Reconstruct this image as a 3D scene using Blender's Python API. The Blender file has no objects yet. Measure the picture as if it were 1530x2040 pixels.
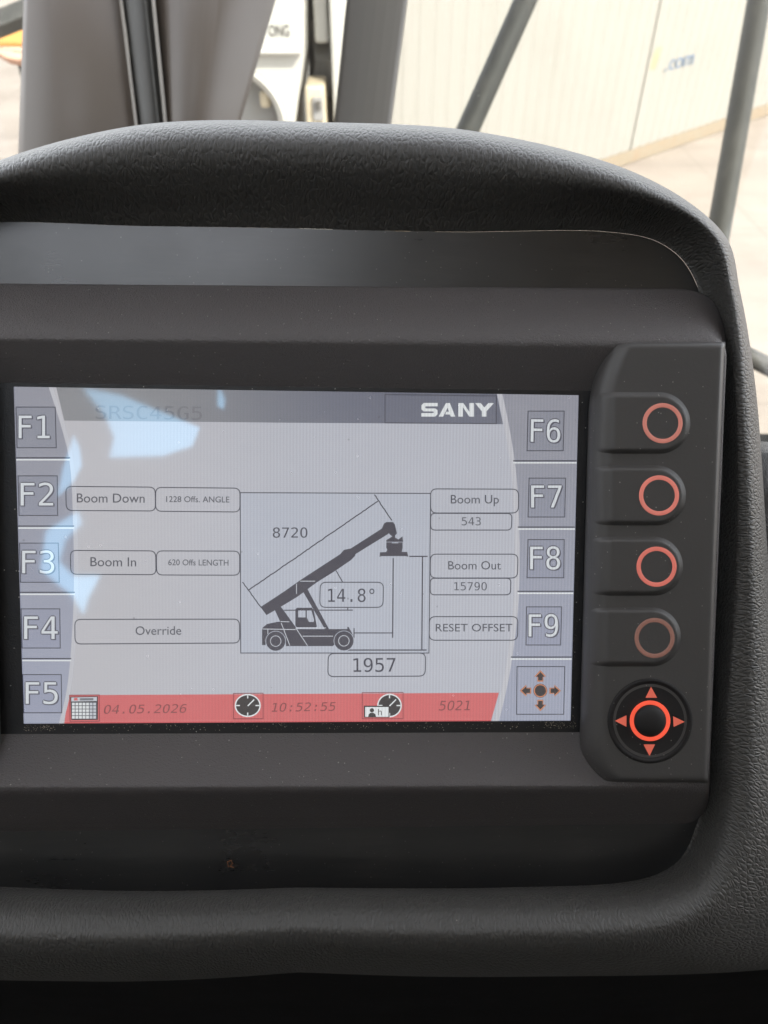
import bpy, bmesh, math, random
from mathutils import Vector, Matrix, Euler
from mathutils.geometry import tessellate_polygon

# ------------------------------------------------------------------ camera, world, sun, exposure
S = bpy.context.scene
COL = S.collection
random.seed(4)
FPX, CX, CY = 1500.0, 765.0, 1020.0          # focal length and centre of the 1530 x 2040 photograph
CAM_H, PITCH = 3.0, math.radians(42)
cam_d = bpy.data.cameras.new('camera')
cam = bpy.data.objects.new('camera', cam_d); COL.objects.link(cam)
cam.location = (0, 0, CAM_H); cam.rotation_euler = (math.pi/2-PITCH, 0, 0)
cam_d.sensor_fit = 'VERTICAL'; cam_d.sensor_height = 36; cam_d.lens = 36*FPX/2040
cam_d.clip_start = 0.01; cam_d.clip_end = 600
cam_d.dof.use_dof = True; cam_d.dof.focus_distance = 0.208; cam_d.dof.aperture_fstop = 22
S.camera = cam
EXPO = 2.65
S.view_settings.view_transform = 'Standard'; S.view_settings.look = 'None'
S.view_settings.exposure = EXPO; S.view_settings.gamma = 1; S.view_settings.use_curve_mapping = False
SUN = Vector((0.5, -0.6, 0.66)).normalized()
W = bpy.data.worlds.new('World'); S.world = W; W.use_nodes = True
nt = W.node_tree; bg = nt.nodes['Background']
sky = nt.nodes.new('ShaderNodeTexSky'); sky.sky_type = 'NISHITA'; sky.sun_disc = False
sky.sun_elevation = math.asin(SUN.z); sky.sun_rotation = math.atan2(SUN.x, SUN.y)
sky.air_density = 1.0; sky.dust_density = 0.6
hs = nt.nodes.new('ShaderNodeHueSaturation'); hs.inputs['Saturation'].default_value = .2
nt.links.new(sky.outputs[0], hs.inputs['Color']); nt.links.new(hs.outputs[0], bg.inputs[0]); bg.inputs[1].default_value = 0.15
sl = bpy.data.lights.new('sun', 'SUN'); sl.energy = 2.0; sl.angle = math.radians(0.5); sl.color = (1, .93, .83)
sun = bpy.data.objects.new('sun', sl); COL.objects.link(sun)
sun.rotation_euler = SUN.to_track_quat('Z', 'Y').to_euler(); sun.location = (0, 0, 30)
S.cycles.use_denoising = True
S.cycles.max_bounces = 10; S.cycles.transparent_max_bounces = 16
S.cycles.caustics_reflective = False; S.cycles.caustics_refractive = False

# ------------------------------------------------------------------ frames: the camera and the display's own plane
CM = Euler((math.pi/2-PITCH, 0, 0)).to_matrix()
C0 = Vector((0, 0, CAM_H))
R = Matrix(((0.99886644, 0.01101587, 0.04630868), (-0.00759786, 0.99727749, -0.07334764), (-0.0469906, 0.07291265, 0.99623071)))
T = Vector((-0.02265796, -0.01297525, -0.20671703))
DASH = (Matrix.Translation(C0+CM@T) @ (CM@R).to_4x4())       # display frame: X right, Y up along the glass, Z out of it
RT = R.transposed()
def ray(px, py): return Vector(((px-CX)/FPX, -(py-CY)/FPX, -1))
def PL(px, py, z=0.0):
    """point of the display frame (metres) on the plane Z = z mm seen at that place of the photograph"""
    d = RT@ray(px, py); o = RT@(-T)
    k = (z*.001-o.z)/d.z
    return o+d*k
def at(px, py, dist):
    """world point along the view at a depth of dist metres"""
    return C0+CM@(ray(px, py)*dist)
def ground(px, py, z=0.0):
    d = CM@ray(px, py); return C0+d*((z-C0.z)/d.z)
def onY(px, py, Y):
    d = CM@ray(px, py); return C0+d*(Y/d.y)

# ------------------------------------------------------------------ object helpers
def tag(o, label=None, cat=None, group=None, kind=None):
    for k, v in (('label', label), ('category', cat), ('group', group), ('kind', kind)):
        if v: o[k] = v
    return o
def empty(name, M=None, loc=None):
    o = bpy.data.objects.new(name, None); COL.objects.link(o); o.empty_display_size = .02
    if M is not None: o.matrix_world = M
    if loc is not None: o.location = loc
    return o
class MB:
    def __init__(s): s.v, s.f, s.m, s.uv = [], [], [], {}
    def vert(s, p, uv=None):
        s.v.append(tuple(p))
        if uv: s.uv[len(s.v)-1] = uv
        return len(s.v)-1
    def face(s, ids, m=0): s.f.append(tuple(ids)); s.m.append(m)
    def poly(s, pts, m=0): s.face([s.vert(p) for p in pts], m)
    def fill(s, loops, m=0, fn=None):
        """triangulated area, further loops are holes; loops are 2D, fn maps them to 3D"""
        L = [[Vector((p[0], p[1], 0)) for p in l] for l in loops]
        flat = [p for l in L for p in l]
        ids = [s.vert(fn(p[0], p[1]) if fn else p) for p in flat]
        for t in tessellate_polygon(L): s.face([ids[i] for i in t], m)
    def grid(s, P, m=0, closed_u=False, uv=None):
        n, k = len(P), len(P[0])
        ids = [[s.vert(P[i][j], uv[i][j] if uv else None) for j in range(k)] for i in range(n)]
        for i in range(n-1):
            for j in range(k if closed_u else k-1):
                j2 = (j+1) % k
                s.face((ids[i][j], ids[i][j2], ids[i+1][j2], ids[i+1][j]), m)
        return ids
    def box(s, c, sx, sy, sz, m=0, M=None):
        c = Vector(c); q = []
        for z in (-1, 1):
            for x, y in ((-1, -1), (1, -1), (1, 1), (-1, 1)):
                p = Vector((x*sx/2, y*sy/2, z*sz/2))
                if M: p = M@p
                q.append(s.vert(c+p))
        for f in ((0, 3, 2, 1), (4, 5, 6, 7), (0, 1, 5, 4), (1, 2, 6, 5), (2, 3, 7, 6), (3, 0, 4, 7)): s.face([q[i] for i in f], m)
    def prism(s, pts, d, m=0):
        """3D outline pushed along the vector d, both ends closed"""
        a = [s.vert(p) for p in pts]; b = [s.vert(Vector(p)+d) for p in pts]; n = len(pts)
        s.face(a, m); s.face(b[::-1], m)
        for i in range(n): s.face((a[i], b[i], b[(i+1) % n], a[(i+1) % n]), m)
    def tube(s, pts, r, n=12, m=0):
        pts = [Vector(p) for p in pts]; rows = []
        for i, p in enumerate(pts):
            t = (pts[min(i+1, len(pts)-1)]-pts[max(i-1, 0)]).normalized()
            u = t.cross(Vector((0.13, 0.2, 1))).normalized(); w = t.cross(u)
            rows.append([p+(u*math.cos(2*math.pi*k/n)+w*math.sin(2*math.pi*k/n))*r for k in range(n)])
        ids = s.grid(rows, m, True)
        s.face(ids[0][::-1], m); s.face(ids[-1], m)
    def build(s, name, mats, parent=None, smooth=False, bevel=0, seg=2, angle=40, inv=False):
        me = bpy.data.meshes.new(name); me.from_pydata(s.v, [], s.f)
        for mt in (mats if isinstance(mats, (list, tuple)) else [mats]): me.materials.append(mt)
        me.polygons.foreach_set('material_index', s.m)
        if s.uv:
            ul = me.uv_layers.new(name='UVMap')
            for l in me.loops: ul.data[l.index].uv = s.uv.get(l.vertex_index, (0, 0))
        me.update()
        if inv:
            bm = bmesh.new(); bm.from_mesh(me); bmesh.ops.recalc_face_normals(bm, faces=bm.faces[:]); bm.to_mesh(me); bm.free()
        if smooth:
            me.polygons.foreach_set('use_smooth', [True]*len(me.polygons)); me.set_sharp_from_angle(angle=math.radians(angle))
        o = bpy.data.objects.new(name, me); COL.objects.link(o)
        if parent: o.parent = parent
        if bevel:
            b = o.modifiers.new('bevel', 'BEVEL'); b.width = bevel; b.segments = seg; b.limit_method = 'ANGLE'; b.angle_limit = math.radians(30)
        return o

def lin(c): return tuple((x/255/12.92 if x/255 <= .04045 else ((x/255+.055)/1.055)**2.4) for x in c)
class N:
    """small node helper"""
    def __init__(s, name):
        s.mat = bpy.data.materials.new(name); s.mat.use_nodes = True; s.t = s.mat.node_tree
        s.b = s.t.nodes['Principled BSDF']
    def n(s, typ, ins=None, **kw):
        x = s.t.nodes.new(typ)
        for k, v in kw.items(): setattr(x, k, v)
        for k, v in (ins or {}).items(): s.set(x.inputs[k], v)
        return x
    def set(s, sock, v):
        if isinstance(v, bpy.types.NodeSocket): s.t.links.new(v, sock)
        else: sock.default_value = v
    def p(s, **kw):
        for k, v in kw.items():
            k = k.replace('_', ' ')
            if isinstance(v, tuple) and len(v) == 3: v = (*v, 1)
            s.set(s.b.inputs[k], v)
    def math(s, op, a, b=0.0, c=None, clamp=False):
        x = s.n('ShaderNodeMath', operation=op, use_clamp=clamp); s.set(x.inputs[0], a); s.set(x.inputs[1], b)
        if c is not None: s.set(x.inputs[2], c)
        return x.outputs[0]
    def ramp(s, fac, stops):
        r = s.n('ShaderNodeValToRGB'); s.set(r.inputs[0], fac); e = r.color_ramp.elements
        while len(e) < len(stops): e.new(.5)
        for q, (pos, c) in zip(e, stops): q.position = pos; q.color = (*c, 1) if isinstance(c, tuple) else (c, c, c, 1)
        return r.outputs[0]
    def mix(s, fac, a, b, blend='MIX'):
        x = s.n('ShaderNodeMix', data_type='RGBA', blend_type=blend)
        for i, v in ((0, fac), (6, a), (7, b)):
            if isinstance(v, tuple) and len(v) == 3: v = (*v, 1)
            s.set(x.inputs[i], v)
        return x.outputs[2]
    def coord(s, which='Object', scale=(1, 1, 1)):
        c = s.n('ShaderNodeTexCoord'); m = s.n('ShaderNodeMapping'); s.t.links.new(c.outputs[which], m.inputs[0])
        m.inputs[3].default_value = scale; return m.outputs[0]
    def noise(s, vec, scale, detail=3, rough=.5):
        x = s.n('ShaderNodeTexNoise', {'Scale': scale, 'Detail': detail, 'Roughness': rough}); s.set(x.inputs['Vector'], vec); return x.outputs[0]
    def voro(s, vec, scale, feature='F1', out=0):
        x = s.n('ShaderNodeTexVoronoi', {'Scale': scale}, feature=feature); s.set(x.inputs['Vector'], vec); return x.outputs[out]
    def bump(s, h, dist, strength=1.0):
        x = s.n('ShaderNodeBump', {'Strength': strength, 'Distance': dist}); s.set(x.inputs['Height'], h); s.t.links.new(x.outputs[0], s.b.inputs['Normal'])
    def specks(s, vec, scale, size, keep):
        """sparse dust grains: 1 inside a grain"""
        v = s.n('ShaderNodeTexVoronoi', {'Scale': scale}); s.set(v.inputs['Vector'], vec)
        d = s.math('LESS_THAN', v.outputs['Distance'], size)
        sep = s.n('ShaderNodeSeparateColor'); s.t.links.new(v.outputs['Color'], sep.inputs[0])
        return s.math('MULTIPLY', d, s.math('LESS_THAN', sep.outputs[0], keep))

# ------------------------------------------------------------------ materials
def plastic(name, col, rough, grain=0.0, gscale=1500, dust=.5, spec=.5, smear=0.0):
    m = N(name); v = m.coord()
    sp = m.specks(v, 300, .06, .26); sp2 = m.specks(v, 900, .15, .10)
    sp = m.math('MULTIPLY', m.math('MAXIMUM', sp, sp2), dust)
    big = m.noise(v, 28, 4, .6)
    film = m.math('MULTIPLY', m.math('SUBTRACT', big, .42, clamp=True), .06*dust)
    c = m.mix(film, tuple(col), (.35, .33, .30))
    c = m.mix(sp, c, (.30, .285, .26))
    r = m.math('ADD', rough, m.math('MULTIPLY', m.math('SUBTRACT', big, .5), .18))
    if smear:
        sm = m.noise(m.coord('Object', (14, 160, 14)), 4, 5, .7); r = m.math('ADD', r, m.math('MULTIPLY', m.math('SUBTRACT', sm, .5), smear)); c = m.mix(m.math('MULTIPLY', m.math('MULTIPLY', m.math('SUBTRACT', sm, .42, clamp=True), m.math('SUBTRACT', m.noise(v, 45, 4), .38, clamp=True)), .5), c, (.34, .30, .26))
    m.p(Base_Color=c, Roughness=r, Specular_IOR_Level=spec)
    if grain:
        m.bump(m.math('ADD', m.noise(v, gscale, 2, .6), m.math('MULTIPLY', m.noise(v, gscale*.4, 2), .6)), grain)
    return m.mat
def leather(name, col):
    m = N(name); u = m.coord('UV', (1, .42, 1)); u2 = m.coord('UV', (1, .6, 1)); v = m.coord()
    w = m.noise(u, 700, 2); wv = m.n('ShaderNodeVectorMath', operation='ADD'); m.set(wv.inputs[0], u)
    sc = m.n('ShaderNodeVectorMath', operation='SCALE'); nz = m.n('ShaderNodeTexNoise', {'Scale': 500.0}); m.set(nz.inputs['Vector'], u)
    m.t.links.new(nz.outputs['Color'], sc.inputs[0]); sc.inputs['Scale'].default_value = .0011; m.t.links.new(sc.outputs[0], wv.inputs[1])
    e = m.n('ShaderNodeTexVoronoi', {'Scale': 900.0}, feature='DISTANCE_TO_EDGE'); m.t.links.new(wv.outputs[0], e.inputs['Vector'])
    ee = m.math('SMOOTH_MIN', e.outputs[0], .30, .25)
    h = m.math('ADD', m.math('MULTIPLY', ee, 1.5), m.math('MULTIPLY', m.noise(u2, 1600, 3, .6), .45))
    sp = m.math('MULTIPLY', m.specks(v, 260, .045, .10), .6)
    big = m.noise(v, 20, 4, .6)
    c = m.mix(m.math('MULTIPLY', m.math('SUBTRACT', big, .4, clamp=True), .05), tuple(col), (.3, .3, .28))
    c = m.mix(sp, c, (.4, .38, .34))
    m.p(Base_Color=c, Roughness=.5, Specular_IOR_Level=.42, Sheen_Weight=.08, Sheen_Roughness=.4, Sheen_Tint=(.8, .77, .72))
    m.bump(h, .00044)
    return m.mat
def paint(name, col, rough=.5, var=.15, scale=6, dirt=(.25, .2, .15), dirtamt=.25, metal=0.0):
    m = N(name); v = m.coord()
    a = m.noise(v, scale, 5, .65); b = m.noise(m.coord('Object', (8, 8, .6)), scale*.5, 4, .6)
    c = m.mix(m.math('MULTIPLY', m.math('SUBTRACT', a, .45, clamp=True), dirtamt*3), tuple(col), dirt)
    c = m.mix(m.math('MULTIPLY', m.math('SUBTRACT', b, .5, clamp=True), dirtamt*2), c, dirt)
    m.p(Base_Color=c, Roughness=m.math('ADD', rough-var/2, m.math('MULTIPLY', a, var)), Metallic=metal)
    return m.mat
def glass(name, dust=.02, tint=(.755, .765, .755)):
    m = N(name); v = m.coord(); m.t.nodes.remove(m.b)
    tr = m.n('ShaderNodeBsdfTransparent', {'Color': (*tint, 1)}); gl = m.n('ShaderNodeBsdfGlossy', {'Roughness': .02}); df = m.n('ShaderNodeBsdfDiffuse', {'Color': (.6, .58, .52, 1)})
    fr = m.n('ShaderNodeFresnel', {'IOR': 1.25})
    a = m.n('ShaderNodeMixShader'); m.set(a.inputs[0], fr.outputs[0]); m.t.links.new(tr.outputs[0], a.inputs[1]); m.t.links.new(gl.outputs[0], a.inputs[2])
    d = m.math('MULTIPLY', m.noise(v, 9, 5, .7), dust)
    sp = m.math('MULTIPLY', m.specks(v, 130, .07, .10), .5)
    b = m.n('ShaderNodeMixShader'); m.set(b.inputs[0], m.math('MAXIMUM', d, sp)); m.t.links.new(a.outputs[0], b.inputs[1]); m.t.links.new(df.outputs[0], b.inputs[2])
    m.t.links.new(b.outputs[0], m.t.nodes['Material Output'].inputs[0])
    return m.mat
LK = 1/2**EXPO
def lcd(name, col, k=1.0, grad=None):
    """one colour of the lit panel: it gives off light in painted moire stripes, under dusty glossy glass"""
    m = N(name); v = m.coord()
    sep = m.n('ShaderNodeSeparateXYZ'); m.t.links.new(v, sep.inputs[0]); x, y = sep.outputs[0], sep.outputs[1]
    e = m.n('ShaderNodeRGB').outputs[0]; e.default_value = (*lin(col), 1)
    if grad:                                     # (axis, from mm, to mm, other colour): gradients drawn on the screen, the header's partly reflection
        ax, a, b, c2 = grad
        f = m.n('ShaderNodeMapRange', {'From Min': a*.001, 'From Max': b*.001}, interpolation_type='SMOOTHSTEP'); m.set(f.inputs[0], x if ax == 'x' else y)
        e = m.mix(f.outputs[0], lin(col), lin(c2))
    wob = m.math('MULTIPLY', m.noise(v, 30, 2), .0006)
    st = m.math('SINE', m.math('MULTIPLY', m.math('ADD', x, wob), 2*math.pi/.00089))  # stripes imitate moire, put into the emission
    fd = m.n('ShaderNodeMapRange', {'From Min': -.055, 'From Max': -.005, 'To Min': .015, 'To Max': .085}); m.set(fd.inputs[0], x)
    fd2 = m.math('MULTIPLY', fd.outputs[0], m.math('ADD', .55, m.math('MULTIPLY', m.noise(v, 22, 2), .9)))
    amp = m.math('ADD', 1.0, m.math('MULTIPLY', st, fd2))
    rows = m.math('ADD', 1.0, m.math('MULTIPLY', m.math('SINE', m.math('MULTIPLY', y, 2*math.pi/.00055)), .02))
    big = m.math('ADD', .93, m.math('MULTIPLY', m.noise(v, 14, 3), .14))
    s = m.math('MULTIPLY', m.math('MULTIPLY', m.math('MULTIPLY', amp, rows), big), LK*k)
    du = m.specks(v, 330, .10, .12)
    s = m.math('MULTIPLY', s, m.math('SUBTRACT', 1.0, m.math('MULTIPLY', m.specks(v, 240, .07, .10), .35)))
    wipe = m.math('SUBTRACT', m.noise(m.coord('Object', (60, 260, 60)), 1.0, 5, .65), .45, clamp=True)
    film = m.math('MULTIPLY', m.math('MULTIPLY', wipe, m.math('SUBTRACT', m.noise(v, 38, 3), .35, clamp=True)), 1.0)
    c = m.mix(film, (.012, .012, .013), (.42, .42, .42))
    c = m.mix(m.math('MULTIPLY', du, .35), c, (.5, .5, .5))
    m.p(Base_Color=c, Roughness=m.math('ADD', .014, m.math('MULTIPLY', m.noise(v, 40, 4), .05)), IOR=2.1, Specular_IOR_Level=.5, Emission_Color=e, Emission_Strength=m.math('MULTIPLY', s, 1.05))
    return m.mat
def glow(name, col, k=1.0):
    m = N(name); v = m.coord()
    m.p(Base_Color=tuple(x*.5 for x in lin(col)), Roughness=.5, Emission_Color=lin(col), Emission_Strength=m.math('MULTIPLY', m.math('ADD', .85, m.math('MULTIPLY', m.noise(v, 200, 2), .3)), LK*k))
    return m.mat
M_HOUSE = plastic('matt grained plastic', (.085, .077, .076), .5, .00032, 3200, .7)
M_KEY = plastic('rubber keypad', (.060, .057, .055), .48, .00003, 1500, .55)
M_PLATE = plastic('glossy facia plastic', (.012, .012, .012), .30, 0, 0, .35, 1.0, .05)
M_FRAME = plastic('black screen surround', (.008, .008, .009), .45, .00008, 2400, 1.0)
M_LEATHER = leather('grained dashboard skin', (.056, .054, .050))
M_NAV = plastic('black navigation key', (.020, .019, .019), .65, 0, 0, .5, .22)
M_PILLAR = paint('dark grey pillar paint', (.095, .088, .075), .5, .2, 10, (.1, .085, .07), .15)
M_PILLAR2 = paint('brown grey moulded trim', (.098, .080, .064), .46, .2, 8, (.09, .06, .045), .2)
M_RUBBER = plastic('black rubber seal', (.085, .083, .076), .55, 0, 0, .5)
M_TRIM = paint('pale seal lip', (.30, .28, .25), .5)
M_CABIN = paint('cab headlining', (.42, .40, .37), .7)
M_RAIL = paint('grey painted steel rail', (.045, .045, .042), .65, .2, 20, (.16, .15, .14), .3)
M_GLASS = glass('dusty windscreen glass')
M_ROOFGLASS = glass('roof window glass', .01, (.97, .97, .96))
M_BLUEFILTER = glass('blue reflection filter', .0, (.46, .78, 1.0))  # tint chosen to colour the patches mirrored in the display
M_LOWER = paint('dark cab lower trim', (.006, .006, .006), .85, .1, 6, (.012, .011, .010), .1)

# ------------------------------------------------------------------ the yard: ground, container, lorry, orange machine
def ground_mat():
    m = N('pale concrete yard'); v = m.coord()
    a = m.noise(v, .6, 6, .65); b = m.noise(v, 30, 4, .6); tr = m.noise(m.coord('Object', (.12, 1.6, 1)), 1.3, 4, .6)
    c = m.ramp(a, [(.3, (.26, .215, .18)), (.7, (.37, .32, .275))])
    c = m.mix(m.math('MULTIPLY', m.math('SUBTRACT', tr, .52, clamp=True), 1.6), c, (.17, .14, .125))
    c = m.mix(m.math('MULTIPLY', b, .22), c, (.2, .18, .16))
    sep = m.n('ShaderNodeSeparateXYZ'); m.t.links.new(m.n('ShaderNodeTexCoord').outputs['Object'], sep.inputs[0])
    for k, off in ((0, .3), (1, 1.1)):          # sawn joints between the slabs
        f = m.math('ABSOLUTE', m.math('SUBTRACT', m.math('FRACT', m.math('ADD', m.math('DIVIDE', sep.outputs[k], 3.2), off)), .5))
        c = m.mix(m.math('MULTIPLY', m.math('LESS_THAN', f, .005), .18), c, (.11, .095, .08))
    st = m.noise(v, .22, 5, .7); c = m.mix(m.math('MULTIPLY', m.math('SUBTRACT', st, .55, clamp=True), 2.0), c, (.15, .125, .11))
    m.p(Base_Color=c, Roughness=.85); m.bump(b, .004)
    return m.mat
mb = MB(); mb.poly([(-250, -250, 0), (250, -250, 0), (250, 300, 0), (-250, 300, 0)])
mb.build('ground', ground_mat()).__setitem__('kind', 'structure')

A, B = ground(1230, 335), ground(1530, 230)
wd = (B-A); wd.z = 0; wd.normalize(); wn = Vector((wd.y, -wd.x, 0))      # along the container's side and out of it
def container_end():
    lo, hi = -12.0, 2.0
    for _ in range(60):
        s = (lo+hi)/2; q = CM.transposed()@(A+wd*s+Vector((0, 0, 1.5))-C0)
        if CX+FPX*q.x/(-q.z) < 673: lo = s
        else: hi = s
    return lo
s0 = container_end(); LEN, HGT, WID = 12.19, 2.9, 2.44
M_CONT = paint('dusty cream container paint', (.262, .250, .226), .6, .1, 1.2, (.17, .15, .12), .16)
M_RUSTY = paint('rust stained container steel', (.225, .185, .135), .7, .1, 5, (.24, .13, .06), .4)
M_JOINT = paint('container joint strip', (.260, .249, .225), .6, .1, 3, (.2, .18, .15), .2)
M_LOGO = paint('faded blue lettering', (.07, .125, .21), .6)
M_LOGO2 = paint('faded ochre emblem', (.285, .235, .150), .6, .1, 3, (.55, .5, .4), .3)
cont = empty('shipping_container', Matrix.Translation(A+wd*s0) @ Matrix(((*wd, 0), (*(-wn), 0), (0, 0, 1, 0), (0, 0, 0, 1))).transposed())
tag(cont, 'long cream shipping container with faded .com lettering, on the concrete beyond the windscreen', 'container')
mb = MB(); rows = [[], []]; x = .16; k = 0
while x < LEN-.16:
    d = (.0, .0, .013, .013)[k % 4]; rows[0].append((x, d, .17)); rows[1].append((x, d, HGT-.12)); x += (.075, .028, .055, .028)[k % 4]; k += 1
mb.grid(rows); mb.build('side_wall', M_CONT, cont)
mb = MB(); mb.box((LEN/2, .06, .085), LEN, .12, .16); mb.build('bottom_rail', M_RUSTY, cont, bevel=.01)
mb = MB(); mb.box((LEN/2, .06, HGT-.06), LEN, .12, .12); mb.build('top_rail', M_CONT, cont, bevel=.01)
for xx in (.08, LEN-.08):
    mb = MB(); mb.box((xx, .06, HGT/2), .16, .15, HGT-.01); mb.build('corner_post', M_RUSTY, cont, bevel=.01)
mb = MB(); mb.box((LEN/2, WID/2+.07, HGT/2), LEN-.04, WID-.12, HGT-.06); mb.build('container_body', M_CONT, cont)
def wall_xy(px, py, off=-.012):
    d = CM@ray(px, py); p0 = A+wn*(-off); k = (p0-C0).dot(wn)/d.dot(wn); q = C0+d*k-(A+wd*s0)
    return q.dot(wd), q.z
_fonts = {}
def text_tris(s, offset=0.0, shear=0.0):
    key = (s, offset, shear)
    if key not in _fonts:
        c = bpy.data.curves.new('lettering', 'FONT'); c.body = s; c.offset = offset; c.shear = shear; c.resolution_u = 4
        o = bpy.data.objects.new('lettering', c); COL.objects.link(o); bpy.context.view_layer.update()
        ev = o.evaluated_get(bpy.context.evaluated_depsgraph_get()); me = ev.to_mesh(); me.calc_loop_triangles()
        _fonts[key] = ([v.co.to_2d() for v in me.vertices], [tuple(t.vertices) for t in me.loop_triangles])
        ev.to_mesh_clear(); bpy.data.objects.remove(o); bpy.data.curves.remove(c)
    return _fonts[key]
CAP = .682
def lettering(mb, s, x, z, h, y, m=0, offset=0.0, width=None):
    V, Tr = text_tris(s, offset); w = max(v.x for v in V); k = (width/w) if width else h/CAP
    ids = [mb.vert((x+v.x*k, y, z+v.y*h/CAP)) for v in V]
    for t in Tr: mb.face([ids[i] for i in t], m)
mb = MB(); x0, z0 = wall_xy(1324, 143); x1, z1 = wall_xy(1380, 132); x2, z2 = wall_xy(1328, 112)
lettering(mb, '.com', x0, z0, (z2-z0)*1.0, -.004, 0, .0, x1-x0)
mb.build('lettering', M_LOGO, cont)
for px_ in (1303,):
    jx, _ = wall_xy(px_, 90); mb = MB(); mb.box((jx, .009, HGT/2), .04, .03, HGT-.34); mb.build('panel_joint', M_JOINT, cont)
mb = MB(); x0, z0 = wall_xy(1290, 142); x1, z1 = wall_xy(1322, 92)
mb.poly([(x0, -.004, z0), (x0+(x1-x0)*.75, -.004, z0), (x0+(x1-x0)*1.0, -.004, z1), (x0+(x1-x0)*.4, -.004, z1)]); mb.build('faded_emblem', M_LOGO2, cont)

# white lorry beyond the container's end
YL = 5.6
def L(px, py, dy=0.0): return onY(px, py, YL+dy) if not dy else onY(px, py, YL)+Vector((0, dy, 0))
M_WHITE = paint('white lorry paint', (.42, .41, .38), .35, .1, 3, (.40, .38, .33), .12)
M_DARK = paint('dark chassis steel', (.05, .048, .045), .6)
M_GREY = paint('grey lorry plastic', (.24, .235, .23), .6)
M_CREAM = paint('cream battery cover', (.50, .43, .31), .5)
lor = empty('lorry', loc=Vector((L(560, 245).x, YL, 0)))
tag(lor, 'white lorry with a round ribbed recess and dark ONG lettering, seen between the two pillars', 'lorry')
o0 = lor.location
def lp(px, py, dy=0.0): return L(px, py)+Vector((0, dy, 0))-o0
def fz(p, z): return Vector((p.x, p.y, z))
ac = lp(468, 246); ar = (lp(556, 246)-ac).x
body = [lp(250, -260), lp(607, -260), lp(606, 112), lp(588, 246), fz(lp(584, 246), .75-o0.z)]
for k in range(0, 21):
    a = math.pi*k/20; body.append(ac+Vector((ar*math.cos(a), 0, ar*math.sin(a))))
body += [fz(lp(380, 246), .75-o0.z), fz(lp(250, 246), .75-o0.z), lp(240, 100)]
mb = MB(); mb.prism(body, Vector((0, 1.15, 0))); mb.build('lorry_cab', M_WHITE, lor, bevel=.02, inv=True)
mb = MB(); p = lp(430, 98); q = lp(603, 90); mb.box(((p.x+q.x)/2, -.04, p.z), q.x-p.x, .10, .03); mb.build('sill', M_WHITE, lor, bevel=.012, seg=3)
mb = MB(); rows = []
for r_, yy in ((ar*1.0, -.012), (ar*1.13, -.05), (ar*1.17, -.012)):
    rows.append([ac+Vector((r_*math.cos(math.pi*k/24), yy, r_*math.sin(math.pi*k/24))) for k in range(25)])
mb.grid(rows); mb.build('wheel_arch', M_WHITE, lor, smooth=True)
mb = MB(); lettering(mb, 'ONG', lp(536, 72).x, lp(536, 72).z, (lp(536, 50)-lp(536, 72)).z, -.006, 0, .012, (lp(577, 72)-lp(536, 72)).x)
mb.build('lettering', M_DARK, lor)
def disc(mb, c, prof, n=32, m=0):
    mb.grid([[c+Vector((r_*math.cos(2*math.pi*k/n), y, r_*math.sin(2*math.pi*k/n))) for k in range(n)] for r_, y in prof], m, True)
mb = MB(); p, q = lp(400, 120), lp(570, 300); mb.box(((p.x+q.x)/2, .24, (p.z+q.z)/2), q.x-p.x, .06, p.z-q.z); mb.build('recess_panel', M_GREY, lor)
for wx in (330, 640):
    wc = Vector((lp(wx, 246).x, .3, .52-o0.z)); wh = empty('wheel'); wh.parent = lor
    mb = MB(); disc(mb, wc, [(.30, .0), (.34, -.03), (.46, -.04), (.51, 0), (.52, .05), (.52, .28), (.3, .3)]); mb.build('tyre', M_DARK, wh, smooth=True)
    mb = MB(); disc(mb, wc, [(.001, -.09), (.10, -.09), (.11, -.03), (.20, .02), (.27, .03), (.30, -.01), (.305, .04)]); mb.build('rim', M_WHITE, wh, smooth=True)
p, q = lp(513, 188), lp(537, 222)
mb = MB(); mb.box(((p.x+q.x)/2, .10, (p.z+q.z)/2), q.x-p.x, .05, p.z-q.z); mb.build('fuel_cap', M_CREAM, lor, bevel=.02)
mb = MB()
for k in range(6):
    a, b = lp(528+k*5.5, 140+k*7), lp(536+k*4.5, 246); mb.prism([a, a+Vector((.02, 0, 0)), b+Vector((.02, 0, 0)), b], Vector((0, .04, 0)))
for i, v in enumerate(mb.v): mb.v[i] = (v[0], v[1]+.14, v[2])
mb.build('mudguard_ribs', M_GREY, lor)
mb = MB(); p, q = lp(590, -60), lp(700, 260); mb.box(((p.x+q.x)/2, .62, p.z/2+q.z/2-.1), (q.x-p.x)*1.0, .2, p.z-q.z+.5); mb.build('chassis', M_DARK, lor)
mb = MB(); p, q = lp(649, -120), lp(700, 300); mb.box(((p.x+q.x)/2, .3, (p.z+q.z)/2), q.x-p.x, .5, p.z-q.z); mb.build('rear_panel', M_WHITE, lor, bevel=.02)
mb = MB(); p, q = lp(611, -120), lp(652, 100); mb.box(((p.x+q.x)/2, .4, (p.z+q.z)/2), q.x-p.x, .4, p.z-q.z); mb.build('air_deflector', M_WHITE, lor, bevel=.02)
mb = MB(); p, q = lp(606, 172), lp(652, 300); mb.box(((p.x+q.x)/2, .16, (p.z+q.z)/2), q.x-p.x, .3, p.z-q.z); bb = mb.build('battery_box', M_CREAM, lor, bevel=.02)
mb = MB(); p, q = lp(622, 192), lp(646, 240); mb.box(((p.x+q.x)/2, -.005, (p.z+q.z)/2), q.x-p.x, .03, p.z-q.z); mb.build('box_lid', M_GREY, bb, bevel=.01)
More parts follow.
